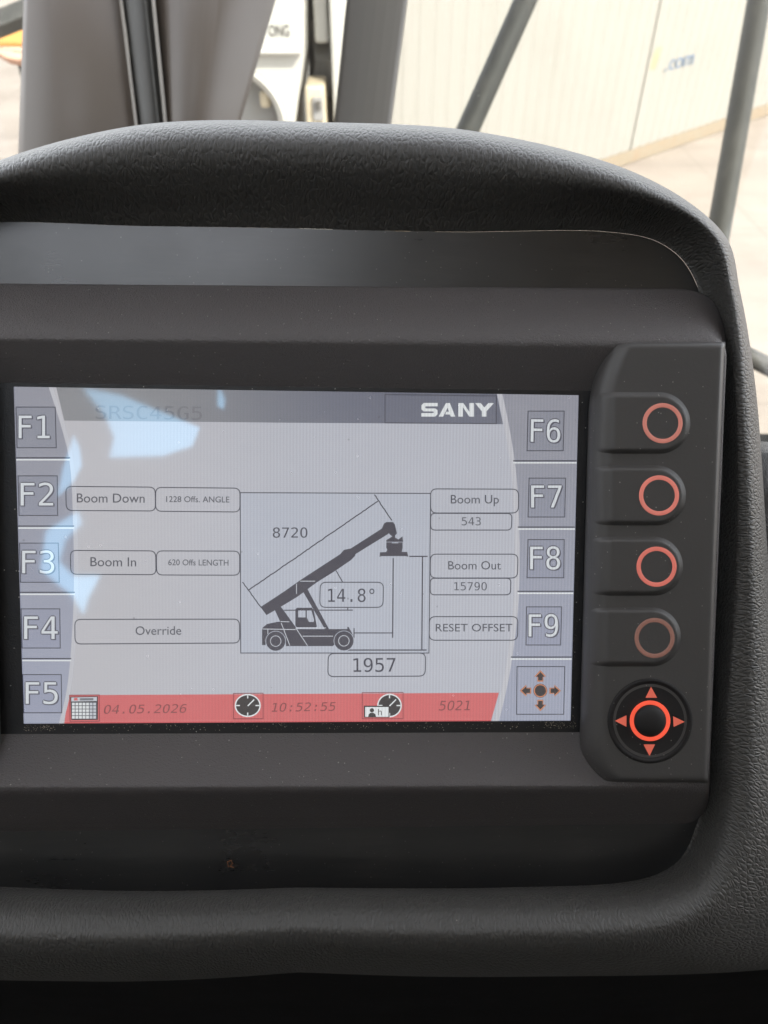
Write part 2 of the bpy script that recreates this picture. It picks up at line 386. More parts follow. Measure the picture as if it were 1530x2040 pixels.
mb = MB(); p, q = lp(629, 200), lp(639, 216); mb.box(((p.x+q.x)/2, -.03, (p.z+q.z)/2), q.x-p.x, .03, p.z-q.z); mb.build('lid_latch', M_DARK, bb)
mb = MB()
for k in range(7):
    p = lp(612+k*5.5, 108+random.uniform(-4, 6)); mb.tube([p+Vector((0, .5, .1)), p+Vector((.03, .42, -.12)), p+Vector((-.02, .5, -.35))], .02, 8)
mb.build('air_hose', M_GREY, lor, smooth=True)

# orange machine part to the left, with its dark arm
M_ORANGE = paint('orange machine paint', (.56, .27, .075), .45, .15, 4, (.4, .24, .14), .2)
M_PINK = paint('faded pink orange lip', (.60, .36, .26), .5)  # paler and pinker than the panel
org = empty('orange_mudguard', loc=at(10, 80, 3.0)); tag(org, 'orange steel mudguard with a pink rounded lower lip, left of the cab corner pillar', 'mudguard')
def op(px, py, d=3.0): return at(px, py, d)-org.location
back = CM@Vector((0, 0, -1))
mb = MB(); mb.prism([op(-90, 20), op(90, 10), op(90, 90), op(-10, 88), op(-60, 80), op(-95, 60)], back*.05); mb.build('mudguard_panel', M_ORANGE, org, bevel=.02, seg=3, inv=True)
mb = MB(); mb.prism([op(-96, 62, 2.98), op(-60, 82, 2.98), op(-10, 90, 2.98), op(90, 92, 2.98), op(90, 118, 2.98), op(30, 119, 2.98), op(10, 115, 2.98), op(-30, 92, 2.98), op(-90, 78, 2.98)], back*.05); mb.build('mudguard_lip', M_PINK, org, bevel=.012, seg=3, inv=True)
mb = MB(); mb.tube([op(38, 119, 3.05), op(60, 200, 3.05), op(80, 300, 3.05)], .012, 10); mb.build('stay', M_DARK, org, smooth=True)
arm = empty('steel_beam', loc=at(0, 40, 2.6)); tag(arm, 'dark grey steel beam crossing above the orange mudguard', 'beam')
mb = MB(); q0, q1 = at(-160, 95, 2.6)-arm.location, at(120, -15, 2.6)-arm.location
u = (q1-q0).normalized(); w = u.cross(back).normalized()
mb.prism([q0+w*.03, q1+w*.03, q1-w*.03, q0-w*.03], back*.06); mb.build('beam_bar', M_RAIL, arm, bevel=.006, inv=True)

# ------------------------------------------------------------------ cab: shell, pillars, windscreen
cab = empty('operator_cab', loc=(0, 0, 1.75)); tag(cab, 'operator cab with grey steel pillars and a dusty windscreen around the dashboard', 'vehicle cab')
cz = cab.location
def cp(v): return Vector(v)-cz
mb = MB(); mb.box(cp((0, .15, 1.72)), 1.8, 2.3, .08); mb.build('cab_floor', M_LOWER, cab)
# unseen panel added behind, cut to shape the sky patches mirrored in the display
gaps = [[(-.467, 3.79), (-.39, 3.77), (-.235, 3.69), (-.245, 3.645), (-.296, 3.622), (-.392, 3.618), (-.39, 3.665), (-.415, 3.72)],
        [(-.464, 3.672), (-.448, 3.64), (-.438, 3.60), (-.446, 3.565), (-.468, 3.53), (-.470, 3.59)],
        [(-.428, 3.50), (-.418, 3.475), (-.44, 3.44), (-.442, 3.40), (-.415, 3.372), (-.372, 3.372), (-.385, 3.33), (-.388, 3.30), (-.41, 3.335), (-.435, 3.355), (-.47, 3.385), (-.475, 3.46)],
        [(-.207, 3.80), (-.192, 3.762), (-.193, 3.735), (-.205, 3.745)]]
mb = MB()
mb.fill([[(-.9, 3.08), (.9, 3.08), (.9, 3.92), (-.9, 3.92)]]+gaps, 0, lambda x, z: cp((x, -.8, z)))
mb.build('reflection_mask', M_CABIN, cab)
mb = MB(); mb.box(cp((0, -.815, 2.42)), 1.8, .03, 1.33); mb.build('rear_wall', M_LOWER, cab)
mb = MB()
mb.fill([[(-.95, -.85), (.95, -.85), (.95, .75), (-.95, .75)], [(-.74, -.74), (-.02, -.74), (-.02, .30), (-.74, .30)]], 0, lambda x, y: cp((x, y, 3.9)))
mb.build('cab_roof', M_CABIN, cab)
mb = MB(); mb.poly([cp((-.78, -.78, 3.93)), cp((.02, -.78, 3.93)), cp((.02, .34, 3.93)), cp((-.78, .34, 3.93))]); mb.build('roof_window', M_ROOFGLASS, cab)
mb = MB(); mb.poly([cp((-.6, -.86, 3.2)), cp((.6, -.86, 3.2)), cp((.6, -.86, 3.9)), cp((-.6, -.86, 3.9))]); mb.build('blue_filter_pane', M_BLUEFILTER, cab)  # unseen pane added to turn the mirrored sky patches blue
for s_ in (-1, 1):
    mb = MB(); mb.box(cp((s_*.9, .1, 2.15)), .05, 1.78, .8); mb.build('side_panel', M_LOWER, cab)
    mb = MB(); mb.box(cp((s_*.9, -.36, 2.8)), .049, .84, .5); mb.build('lower_light_block', M_LOWER, cab)  # unseen side raised to keep light off the lower dashboard
    mb = MB(); mb.box(cp((s_*.9, -.36, 3.475)), .05, .84, .85); mb.build('upper_light_block', M_CABIN, cab)  # unseen, widened over the side opening to cut side light
mb = MB(); mb.box(cp((0, 1.0, 2.0)), 1.8, .06, .5); mb.build('front_panel', M_LOWER, cab)
mb = MB(); mb.box(cp((-.36, .36, 2.22)), 1.08, .04, .94); mb.build('underdash_light_block', M_LOWER, cab)  # unseen blocker added to stop sunlit ground reflecting under the dashboard

def bar_section(name, a0, a1, b0, b1, d0, d1, thick, mats, par, bulge=0.0, nb=9, **kw):
    """post between the photo lines a0-a1 (left edge, top to bottom) and b0-b1 (right edge), its depth running from d0 to d1"""
    mb = MB(); rows = []
    for pa, pb, d in ((a0, b0, d0), (a1, b1, d1)):
        l, r = at(*pa, d), at(*pb, d); row = []
        for k in range(nb):
            t = k/(nb-1); row.append(l.lerp(r, t)-back*bulge*math.sin(math.pi*t)-cz)
        row += [at(pb[0]-4, pb[1], d+thick)-cz, at(pa[0]+4, pa[1], d+thick)-cz]; rows.append(row)
    rows.append([p+Vector((0, 0, -.95)) for p in rows[-1]])          # and straight down behind the dashboard
    ids = mb.grid(rows, 0, True); mb.face(ids[0][::-1]); mb.face(ids[-1])
    return mb.build(name, mats, par, inv=True, **kw)
def ext(a, b, t): return (a[0]+(b[0]-a[0])*t, a[1]+(b[1]-a[1])*t)
bar_section('centre_pillar', ext((690, 0), (665, 247), -.6), ext((690, 0), (665, 247), 1.36), ext((813, 0), (779, 255), -.6), ext((813, 0), (779, 255), 1.36), .66, .66, .06, M_PILLAR, cab, .004, 7, bevel=.004, seg=3)
cpil = bar_section('corner_pillar', ext((47, 0), (36, 310), -.6), ext((47, 0), (36, 310), 1.36), ext((243, 0), (278, 262), -.6), ext((243, 0), (278, 262), 1.36), .62, .62, .10, M_PILLAR2, cab, .016, 15, smooth=True, angle=60)
bar_section('seal_lip', ext((238, 0), (270, 262), -.6), ext((238, 0), (270, 262), 1.36), ext((244, 0), (276, 262), -.6), ext((244, 0), (276, 262), 1.36), .612, .612, .02, M_TRIM, cpil, .001, 4)
bar_section('rubber_seal', ext((244, 0), (277, 262), -.6), ext((244, 0), (277, 262), 1.36), ext((312, 0), (340, 262), -.6), ext((312, 0), (340, 262), 1.36), .618, .618, .05, M_RUBBER, cpil, .010, 11, smooth=True, angle=60)
bar_section('seal_lip', ext((302, 0), (328, 262), -.6), ext((302, 0), (328, 262), 1.36), ext((309, 0), (335, 262), -.6), ext((309, 0), (335, 262), 1.36), .606, .606, .02, M_TRIM, cpil, .001, 4)
bar_section('seal_lip', ext((288, 0), (316, 262), -.6), ext((288, 0), (316, 262), 1.36), ext((291, 0), (319, 262), -.6), ext((291, 0), (319, 262), 1.36), .606, .606, .02, M_RUBBER, cpil, .001, 4)
bar_section('pillar_cover', ext((296, 0), (321, 262), -.6), ext((296, 0), (321, 262), 1.36), ext((549, 0), (479, 243), -.6), ext((549, 0), (479, 243), 1.36), .622, .622, .07, M_PILLAR2, cpil, .026, 21, smooth=True, angle=60)
for o in list(cab.children)+list(cpil.children): pass
# windscreen in front of the pillars' outer faces
wsd = .80
ws = [at(-420, -520, wsd), at(2050, -520, wsd), at(2050, 1200, wsd), at(-420, 1200, wsd)]
mb = MB(); mb.prism([p-cz for p in ws], back*.006); mb.build('windscreen', M_GLASS, cab, inv=True)

def rail(a, b, wpx, d, label):
    o = empty('guard_rail', loc=at(*a, d)); u0, u1 = at(*ext(a, b, -.5), d)-o.location, at(*ext(a, b, 3.6), d)-o.location
    mb = MB(); mb.tube([u0, u1], wpx*d/FPX/2, 16); mb.build('rail_tube', M_RAIL, o, smooth=True)
    return tag(o, label, 'guard rail', 'steel guard rails outside the windscreen')
rail((1047, 0), (926, 272), 46, 1.15, 'grey steel guard rail slanting across the cream container')
rail((1512, 0), (1430, 470), 45, 1.05, 'grey steel guard rail meeting the right corner of the dashboard hood')
hz = empty('hose', loc=at(1500, 712, 1.3))
mb = MB(); mb.tube([at(1380, 672, 1.3)-hz.location, at(1480, 705, 1.3)-hz.location, at(1540, 735, 1.3)-hz.location, at(1640, 800, 1.3)-hz.location, at(1700, 1000, 1.3)-hz.location, at(1710, 1250, 1.3)-hz.location], 18*1.3/FPX, 12); mb.build('hose_pipe', M_RAIL, hz, smooth=True)
tag(hz, 'dark grey pipe low behind the right edge of the dashboard hood', 'pipe')

# ------------------------------------------------------------------ dashboard: hood, facia, side console
def spline(P, n):
    """Catmull-Rom through control points (tuples of any length), n samples"""
    m = len(P); out = []
    for i in range(n):
        t = i/(n-1)*(m-1); k = min(int(t), m-2); f = t-k
        p = [P[max(k-1, 0)], P[k], P[k+1], P[min(k+2, m-1)]]
        out.append(tuple(.5*(2*b+(c-a)*f+(2*a-5*b+4*c-d)*f*f+(3*b-a-3*c+d)*f**3) for a, b, c, d in zip(*p)))
    return out
dash = empty('dashboard', DASH)
tag(dash, 'black grained dashboard hood curving over and under the display', 'dashboard')
XC = PL(590, 1100).x
NH = 220
def half(P, asym):
    """right half of a ring from photo points (px, py, z mm), mirrored about the display's middle"""
    Q = [PL(*p) for p in P]
    Q[0].x = XC; Q[-1].x = XC
    r_ = [Vector(q) for q in spline([tuple(q) for q in Q], NH)]
    def sag(q): return .0056*asym*min(((q.x-XC)/.08)**2, 2.2) if q.y > .03 else (-.0022*min(((q.x-XC)/.08)**2, 1.8) if q.y < -.06 else 0)
    l_ = [Vector((2*XC-q.x, q.y-sag(q), q.z)) for q in r_[1:-1]][::-1]
    return r_+l_
# columns: top middle, top, top right, corner, right top, right, right middle, right low, low corner, bottom right, bottom, bottom middle
RING = [
 [(590, 455, -6), (900, 462, -6), (1200, 461, -6), (1335, 496, -6), (1400, 600, -6), (1436, 800, -6), (1436, 1100, -6), (1415, 1400, -6), (1392, 1630, -6), (1300, 1745, -6), (1000, 1768, -6), (590, 1768, -6)],
 [(590, 447, -5.2), (900, 455, -5.2), (1205, 455, -5.2), (1342, 490, -5.2), (1408, 596, -5), (1450, 800, -1), (1450, 1100, -1), (1428, 1400, -1), (1398, 1636, -5), (1304, 1752, -3), (1000, 1774, -2), (590, 1773, -2)],
 [(590, 415, -2), (905, 426, -2), (1215, 432, -2), (1360, 475, -2), (1425, 590, -2), (1462, 800, 3), (1462, 1100, 3), (1440, 1400, 3), (1406, 1645, -2), (1312, 1764, 4), (1000, 1784, 5.5), (590, 1782, 5.5)],
 [(590, 370, 3), (910, 384, 3), (1225, 404, 3), (1385, 462, 3), (1440, 585, 2), (1466, 800, 5), (1470, 1100, 5), (1452, 1400, 5.5), (1422, 1655, 3), (1322, 1786, 9.5), (1000, 1806, 11), (590, 1803, 11)],
 [(590, 325, 7), (915, 340, 7), (1230, 380, 7), (1402, 458, 6), (1452, 585, 5), (1478, 800, 6), (1486, 1100, 6.2), (1474, 1400, 6.5), (1444, 1670, 8), (1338, 1810, 13), (1000, 1834, 14.5), (590, 1828, 14.5)],
 [(590, 285, 8), (920, 300, 8), (1235, 360, 7.5), (1412, 455, 6.5), (1461, 585, 5), (1490, 800, 5), (1501, 1100, 5.8), (1500, 1400, 6.5), (1470, 1688, 10), (1356, 1842, 15), (1000, 1866, 16.5), (590, 1858, 16.5)],
 [(590, 258, 4), (925, 274, 4), (1240, 346, 4), (1421, 453, 4), (1468, 585, 2), (1500, 800, 1.5), (1516, 1100, 2.5), (1524, 1400, 4), (1500, 1710, 9), (1376, 1878, 12), (1000, 1902, 13.5), (590, 1893, 13.5)],
 [(590, 246, -3), (928, 263, -3), (1242, 338, -3), (1428, 453, -2), (1473, 585, -4), (1506, 800, -4), (1524, 1100, -3), (1540, 1400, -1), (1560, 1740, 4), (1470, 1910, 2), (1000, 1934, 3), (590, 1924, 3)],
 [(590, 243, -12), (930, 260, -12), (1243, 336, -12), (1431, 454, -10), (1475, 586, -12), (1508, 800, -12), (1528, 1100, -11), (1550, 1400, -8), (1640, 1780, -4), (1560, 1922, -14), (1000, 1946, -13), (590, 1937, -13)],
 [(590, 262, -24), (930, 278, -24), (1240, 352, -24), (1424, 466, -24), (1469, 592, -24), (1502, 800, -24), (1524, 1100, -24), (1550, 1400, -20), (1740, 1820, -16), (1660, 1916, -40), (1000, 1938, -40), (590, 1930, -40)],
 [(590, 380, -60), (920, 390, -60), (1200, 430, -60), (1370, 520, -60), (1420, 640, -60), (1460, 820, -60), (1480, 1100, -60), (1510, 1400, -55), (1840, 1850, -50), (1760, 1890, -80), (1000, 1900, -80), (590, 1895, -80)],
]
cols = [half(r_, (.3, .3, .45, .65, .85, 1, 1, 1, 1, 1, 1)[i]) for i, r_ in enumerate(RING)]
NC = len(cols[0])
prof = []                                    # smooth the profile across the rings
NP = 64
for j in range(NC):
    prof.append([Vector(q) for q in spline([tuple(cols[i][j]) for i in range(len(cols))], NP)])
P = [[prof[j][i] for j in range(NC)] for i in range(NP)]
j0 = NC-NH//2                                # the skin's join runs down the far left side
order = [(j0+k) % NC for k in range(NC)]+[j0]
P = [[row[j] for j in order] for row in P]; NC += 1
ref = [cols[5][j] for j in order]; s_acc = [0.0]
for j in range(1, NC): s_acc.append(s_acc[-1]+(ref[j]-ref[j-1]).length)
uvs = []; tacc = [0.0]*NC
for i in range(NP):
    if i:
        for j in range(NC): tacc[j] += (P[i][j]-P[i-1][j]).length
    uvs.append([(s_acc[j], tacc[j]) for j in range(NC)])
mb = MB(); ids = mb.grid(P, 0, False, uvs)
mb.build('hood', M_LEATHER, dash, smooth=True, angle=80, inv=True)
# facia plate closing the opening, with a raised lower facia strip
mb = MB(); ring = cols[0]
mb.face([mb.vert((q.x, q.y, q.z-.0001)) for q in ring]); mb.build('facia_plate', M_PLATE, dash)
# side console right of the hood
def rquad(c, r, z, n=10, ne=6):
    """rounded quadrilateral TL TR BR BL in photo px at Z = z mm (corner radii px) as a closed list of points"""
    r = r if isinstance(r, (list, tuple)) else [r]*4
    out = []; pts = [Vector((p[0], p[1])) for p in c]
    arcs = []
    for i in range(4):
        p, a, b = pts[i], pts[i-1], pts[(i+1) % 4]
        d1, d2 = (a-p).normalized(), (b-p).normalized(); rr = max(r[i], .01)
        s_, e_ = p+d1*rr, p+d2*rr
        arcs.append([(s_*(1-t)**2+p*2*t*(1-t)*1.0+e_*t*t) if rr < .02 else s_.lerp(p, t).lerp(p.lerp(e_, t), t) for t in [k/n for k in range(n+1)]])
    for i in range(4):
        out += arcs[i]; e0, s1 = arcs[i][-1], arcs[(i+1) % 4][0]
        out += [e0.lerp(s1, k/ne) for k in range(1, ne)]
    zz = z if callable(z) else (lambda x, y: z)
    return [PL(p.x, p.y, zz(p.x, p.y)) for p in out]
mb = MB()
sec = [((1470, 930), (1900, 1030), (1900, 1880), (1470, 1880), -70), ((1475, 885), (1900, 985), (1900, 1880), (1475, 1880), -62), ((1480, 868), (1900, 968), (1900, 1880), (1480, 1880), -50), ((1490, 890), (1890, 990), (1890, 1880), (1490, 1880), -40), ((1510, 960), (1860, 1060), (1860, 1880), (1510, 1880), -34)]
g = [rquad(s_[:4], 60, s_[4]) for s_ in sec]
uv = [[(k*.004, i*.01) for k in range(len(g[0]))] for i in range(len(g))]
ids = mb.grid(g, 0, True, uv); mb.face(ids[-1]); mb.build('side_console', M_LEATHER, dash, smooth=True, angle=80, inv=True)

mb = MB()                                    # black sheet added under the lip to carry its shade down into black
mb.grid([[PL(x, y, -48-(y-1930)*.7) for x in (-900, 0, 800, 1600, 2400)] for y in (1915, 1960, 2060, 2300, 2700)])
mb.build('underlip_shade_sheet', M_NAV, dash, smooth=True, angle=80)

# ------------------------------------------------------------------ display unit
unit = empty('machine_display', DASH)
tag(unit, 'black machine display with a lit grey screen and orange ringed keys beside it', 'display')
ZR = 8.0
def ringloft(name, rings, mat, smooth=True, angle=50, cap=False, bevel=0):
    mb = MB(); ids = mb.grid(rings, 0, True)
    if cap: mb.face(ids[-1])
    return mb.build(name, mat, unit, smooth=smooth, angle=angle, bevel=bevel, inv=True)
H = [rquad([(-290, 566), (1436, 590), (1400, 1640), (-262, 1660)], [55, 95, 40, 40], -5.9),
     rquad([(-292, 562), (1446, 578), (1408, 1632), (-264, 1652)], [62, 100, 40, 40], -4.6),
     rquad([(-292, 563), (1449, 576), (1411, 1626), (-264, 1648)], [64, 104, 40, 40], -3.4),
     rquad([(-292, 568), (1451, 580), (1412, 1618), (-264, 1640)], [66, 106, 40, 40], -2.2),
     rquad([(-291, 640), (1450, 652), (1411, 1582), (-263, 1592)], [50, 80, 34, 34], 5.6),
     rquad([(-290, 660), (1449, 670), (1410, 1572), (-262, 1580)], 45, 7.5),
     rquad([(-288, 672), (1446, 680), (1408, 1566), (-260, 1570)], 40, 8.0),
     rquad([(-50, 674), (1232, 688), (1222, 1564), (-38, 1568)], 6, 8.0),
     rquad([(-48, 680), (1230, 693), (1220, 1560), (-36, 1564)], 6, 7.7),
     rquad([(-30, 752), (1205, 768), (1192, 1470), (-14, 1474)], 5, .9),
     rquad([(-24, 764), (1200, 781), (1188, 1456), (-8, 1460)], 5, .1)]
ringloft('housing', H, M_HOUSE, angle=55)
F = [rquad([(-24, 756), (1200, 775), (1188, 1462), (-8, 1466)], 4, .25),
     rquad([(27, 770), (1153, 787), (1137, 1436), (47, 1442)], 1, .20),
     rquad([(27.5, 770.5), (1152.5, 787.5), (1136.5, 1435.5), (47.5, 1441.5)], 1, -.3)]
ringloft('screen_surround', F, M_FRAME, angle=30)

# keypads: a rubber sheet rolling down to the screen, with five keys on each side
def key_height(t): return ZR+2.4 if t > 1 else 1.0+(ZR+1.4)*math.sqrt(max(0, 1-(1-max(t, 0))**2))
def keypad(mirror):
    fx = (lambda p: Vector((2*XC-p.x, p.y, p.z))) if mirror else (lambda p: p)
    ytop, ybot = 681.0, 1560.0
    def xl(y):                                # left edge of the sheet
        base = 1176+(1152-1176)*(y-681)/880
        if y < 830: base += 40*((830-y)/150)**2.2
        if y > 1470: base += 46*((y-1470)/92)**2.0
        return base
    def xr(y): return 1445+(1410-1445)*(y-681)/880
    ny, nx = 150, 70; rows = []
    def h_at(x, y): return key_height((x-xl(y))/52)
    for i in range(ny+1):
        y = ytop+(ybot-ytop)*i/ny; row = []
        ed = min(y-ytop, ybot-y)
        for k in range(nx+1):
            t = k/nx; x = xl(y)+(xr(y)-xl(y))*t**1.35
            h = h_at(x, y); er = xr(y)-x
            e = min(ed, er)
            if e < 9: h -= 1.5*(1-e/9)**2 if e > 0.01 else 3.0
            row.append(fx(PL(x, y+(690-681)*0, h)))
        rows.append(row)
    mb = MB(); mb.grid(rows); pad = mb.build('keypad_panel', M_KEY, unit, smooth=True, angle=70, inv=False)
    me = pad.data
    if me.polygons[0].normal.z < 0 or mirror:
        bm = bmesh.new(); bm.from_mesh(me)
        up = sum(1 if f.normal.z > 0 else -1 for f in bm.faces)
        if up < 0: bmesh.ops.reverse_faces(bm, faces=bm.faces[:])
        bm.to_mesh(me); bm.free()
    cs = [(1320, 843, 778, 907), (1313, 987, 924, 1050), (1308, 1129, 1066, 1190), (1304, 1271, 1207, 1331)]
    for bi, (cx, cy, y0, y1) in enumerate(cs):
        hh = (y1-y0)/2; yc = (y0+y1)/2; xc = cx-6
        mb = MB(); rows = []; x0 = xl(yc)+8; x1 = xc+hh
        xs = [x0+(xc-x0)*k/26 for k in range(27)]+[xc+hh*math.sin(math.pi/2*k/26) for k in range(1, 27)]
        vs = [-1, -.97, -.94, -.9, -.86, -.81, -.76, -.7, -.6, -.4, -.2, 0]; vs = vs+[-v for v in vs[:-1]][::-1]
        for x in xs:
            hx = hh if x <= xc else math.sqrt(max(hh*hh-(x-xc)**2, .05)); row = []
            for v in vs:
                y = yc+v*hx; d = hh-abs(y-yc) if x <= xc else hh-math.hypot(x-xc, y-yc)
                t = min(max(d/13, 0), 1); rise = (t*t*(3-2*t))
                amp = 1.5*min(1, (x-x0)/45)
                row.append(fx(PL(x, y, h_at(x, y)-.25+amp*rise+.02)))
            rows.append(row)
        mb.grid(rows); b = mb.build('key', M_KEY, unit, smooth=True, angle=70)
        bm = bmesh.new(); bm.from_mesh(b.data)
        if sum(1 if f.normal.z > 0 else -1 for f in bm.faces) < 0: bmesh.ops.reverse_faces(bm, faces=bm.faces[:])
        bm.to_mesh(b.data); bm.free()
        zt = ZR+2.4+1.27
        annulus('key_ring', b, fx, cx, cy, 40, 31.5, zt+.03, RINGM[bi] if not mirror else RINGM[1])
    return fx
def annulus(name, parent, fx, cx, cy, ro, ri, z, mat, n=64, dome=.12):
    mb = MB(); rows = []
    for r_, dz in ((ro, 0), (ro-.8, dome), (ri+.8, dome), (ri, 0)):
        rows.append([fx(PL(cx+r_*math.cos(2*math.pi*k/n), cy+r_*math.sin(2*math.pi*k/n), z+dz*.5)) for k in range(n)])
    mb.grid(rows, 0, True); return mb.build(name, mat, parent, smooth=True, inv=False)
RINGM = [glow('backlit ring soft', (178, 110, 98), .8), glow('backlit ring', (190, 108, 96), .85), glow('backlit ring red', (190, 102, 90), .85), glow('dim ring glow', (122, 86, 76), .75)]  # last ring is unlit, a weak emission gives its tone
M_NRING = glow('bright navigation ring', (232, 86, 62), .95); M_ARROW = glow('backlit arrow', (196, 92, 74), .85)
idf = keypad(False)
keypad(True)
# round navigation key
NX, NY = 1295, 1436; zt = ZR+2.4
def lathe(name, parent, prof, mat, cx=NX, cy=NY, n=72, cap=True):
    mb = MB(); rows = [[PL(cx+r_*math.cos(2*math.pi*k/n), cy+r_*math.sin(2*math.pi*k/n), z) for k in range(n)] for r_, z in prof]
    ids = mb.grid(rows, 0, True)
    if cap: mb.face(ids[-1])
    return mb.build(name, mat, parent, smooth=True, angle=60, inv=True)
nav = lathe('navigation_key', unit, [(86, zt-.3), (84, zt+.25), (81, zt+.55), (78, zt+.45), (76, zt+.1), (73, zt-.02), (44, zt+.1), (42, zt+.1)], M_NAV)
annulus('navigation_ring', nav, idf, NX, NY, 40.5, 32, zt+.35, M_NRING, 72, .5)
lathe('centre_knob', nav, [(32.5, zt+.12), (32, zt+.9), (30, zt+1.7), (26, zt+2.3), (18, zt+2.8), (9, zt+3.0), (2, zt+3.05)], M_NAV)
for tri in ([(1297, 1368), (1286, 1390), (1309, 1390)], [(1294, 1506), (1282, 1483), (1305, 1483)], [(1225, 1436), (1248, 1425), (1248, 1448)], [(1364, 1438), (1341, 1427), (1342, 1448)]):
    mb = MB(); mb.poly([PL(x, y, zt+.22) for x, y in tri]); mb.build('arrow_mark', M_ARROW, nav, inv=False)

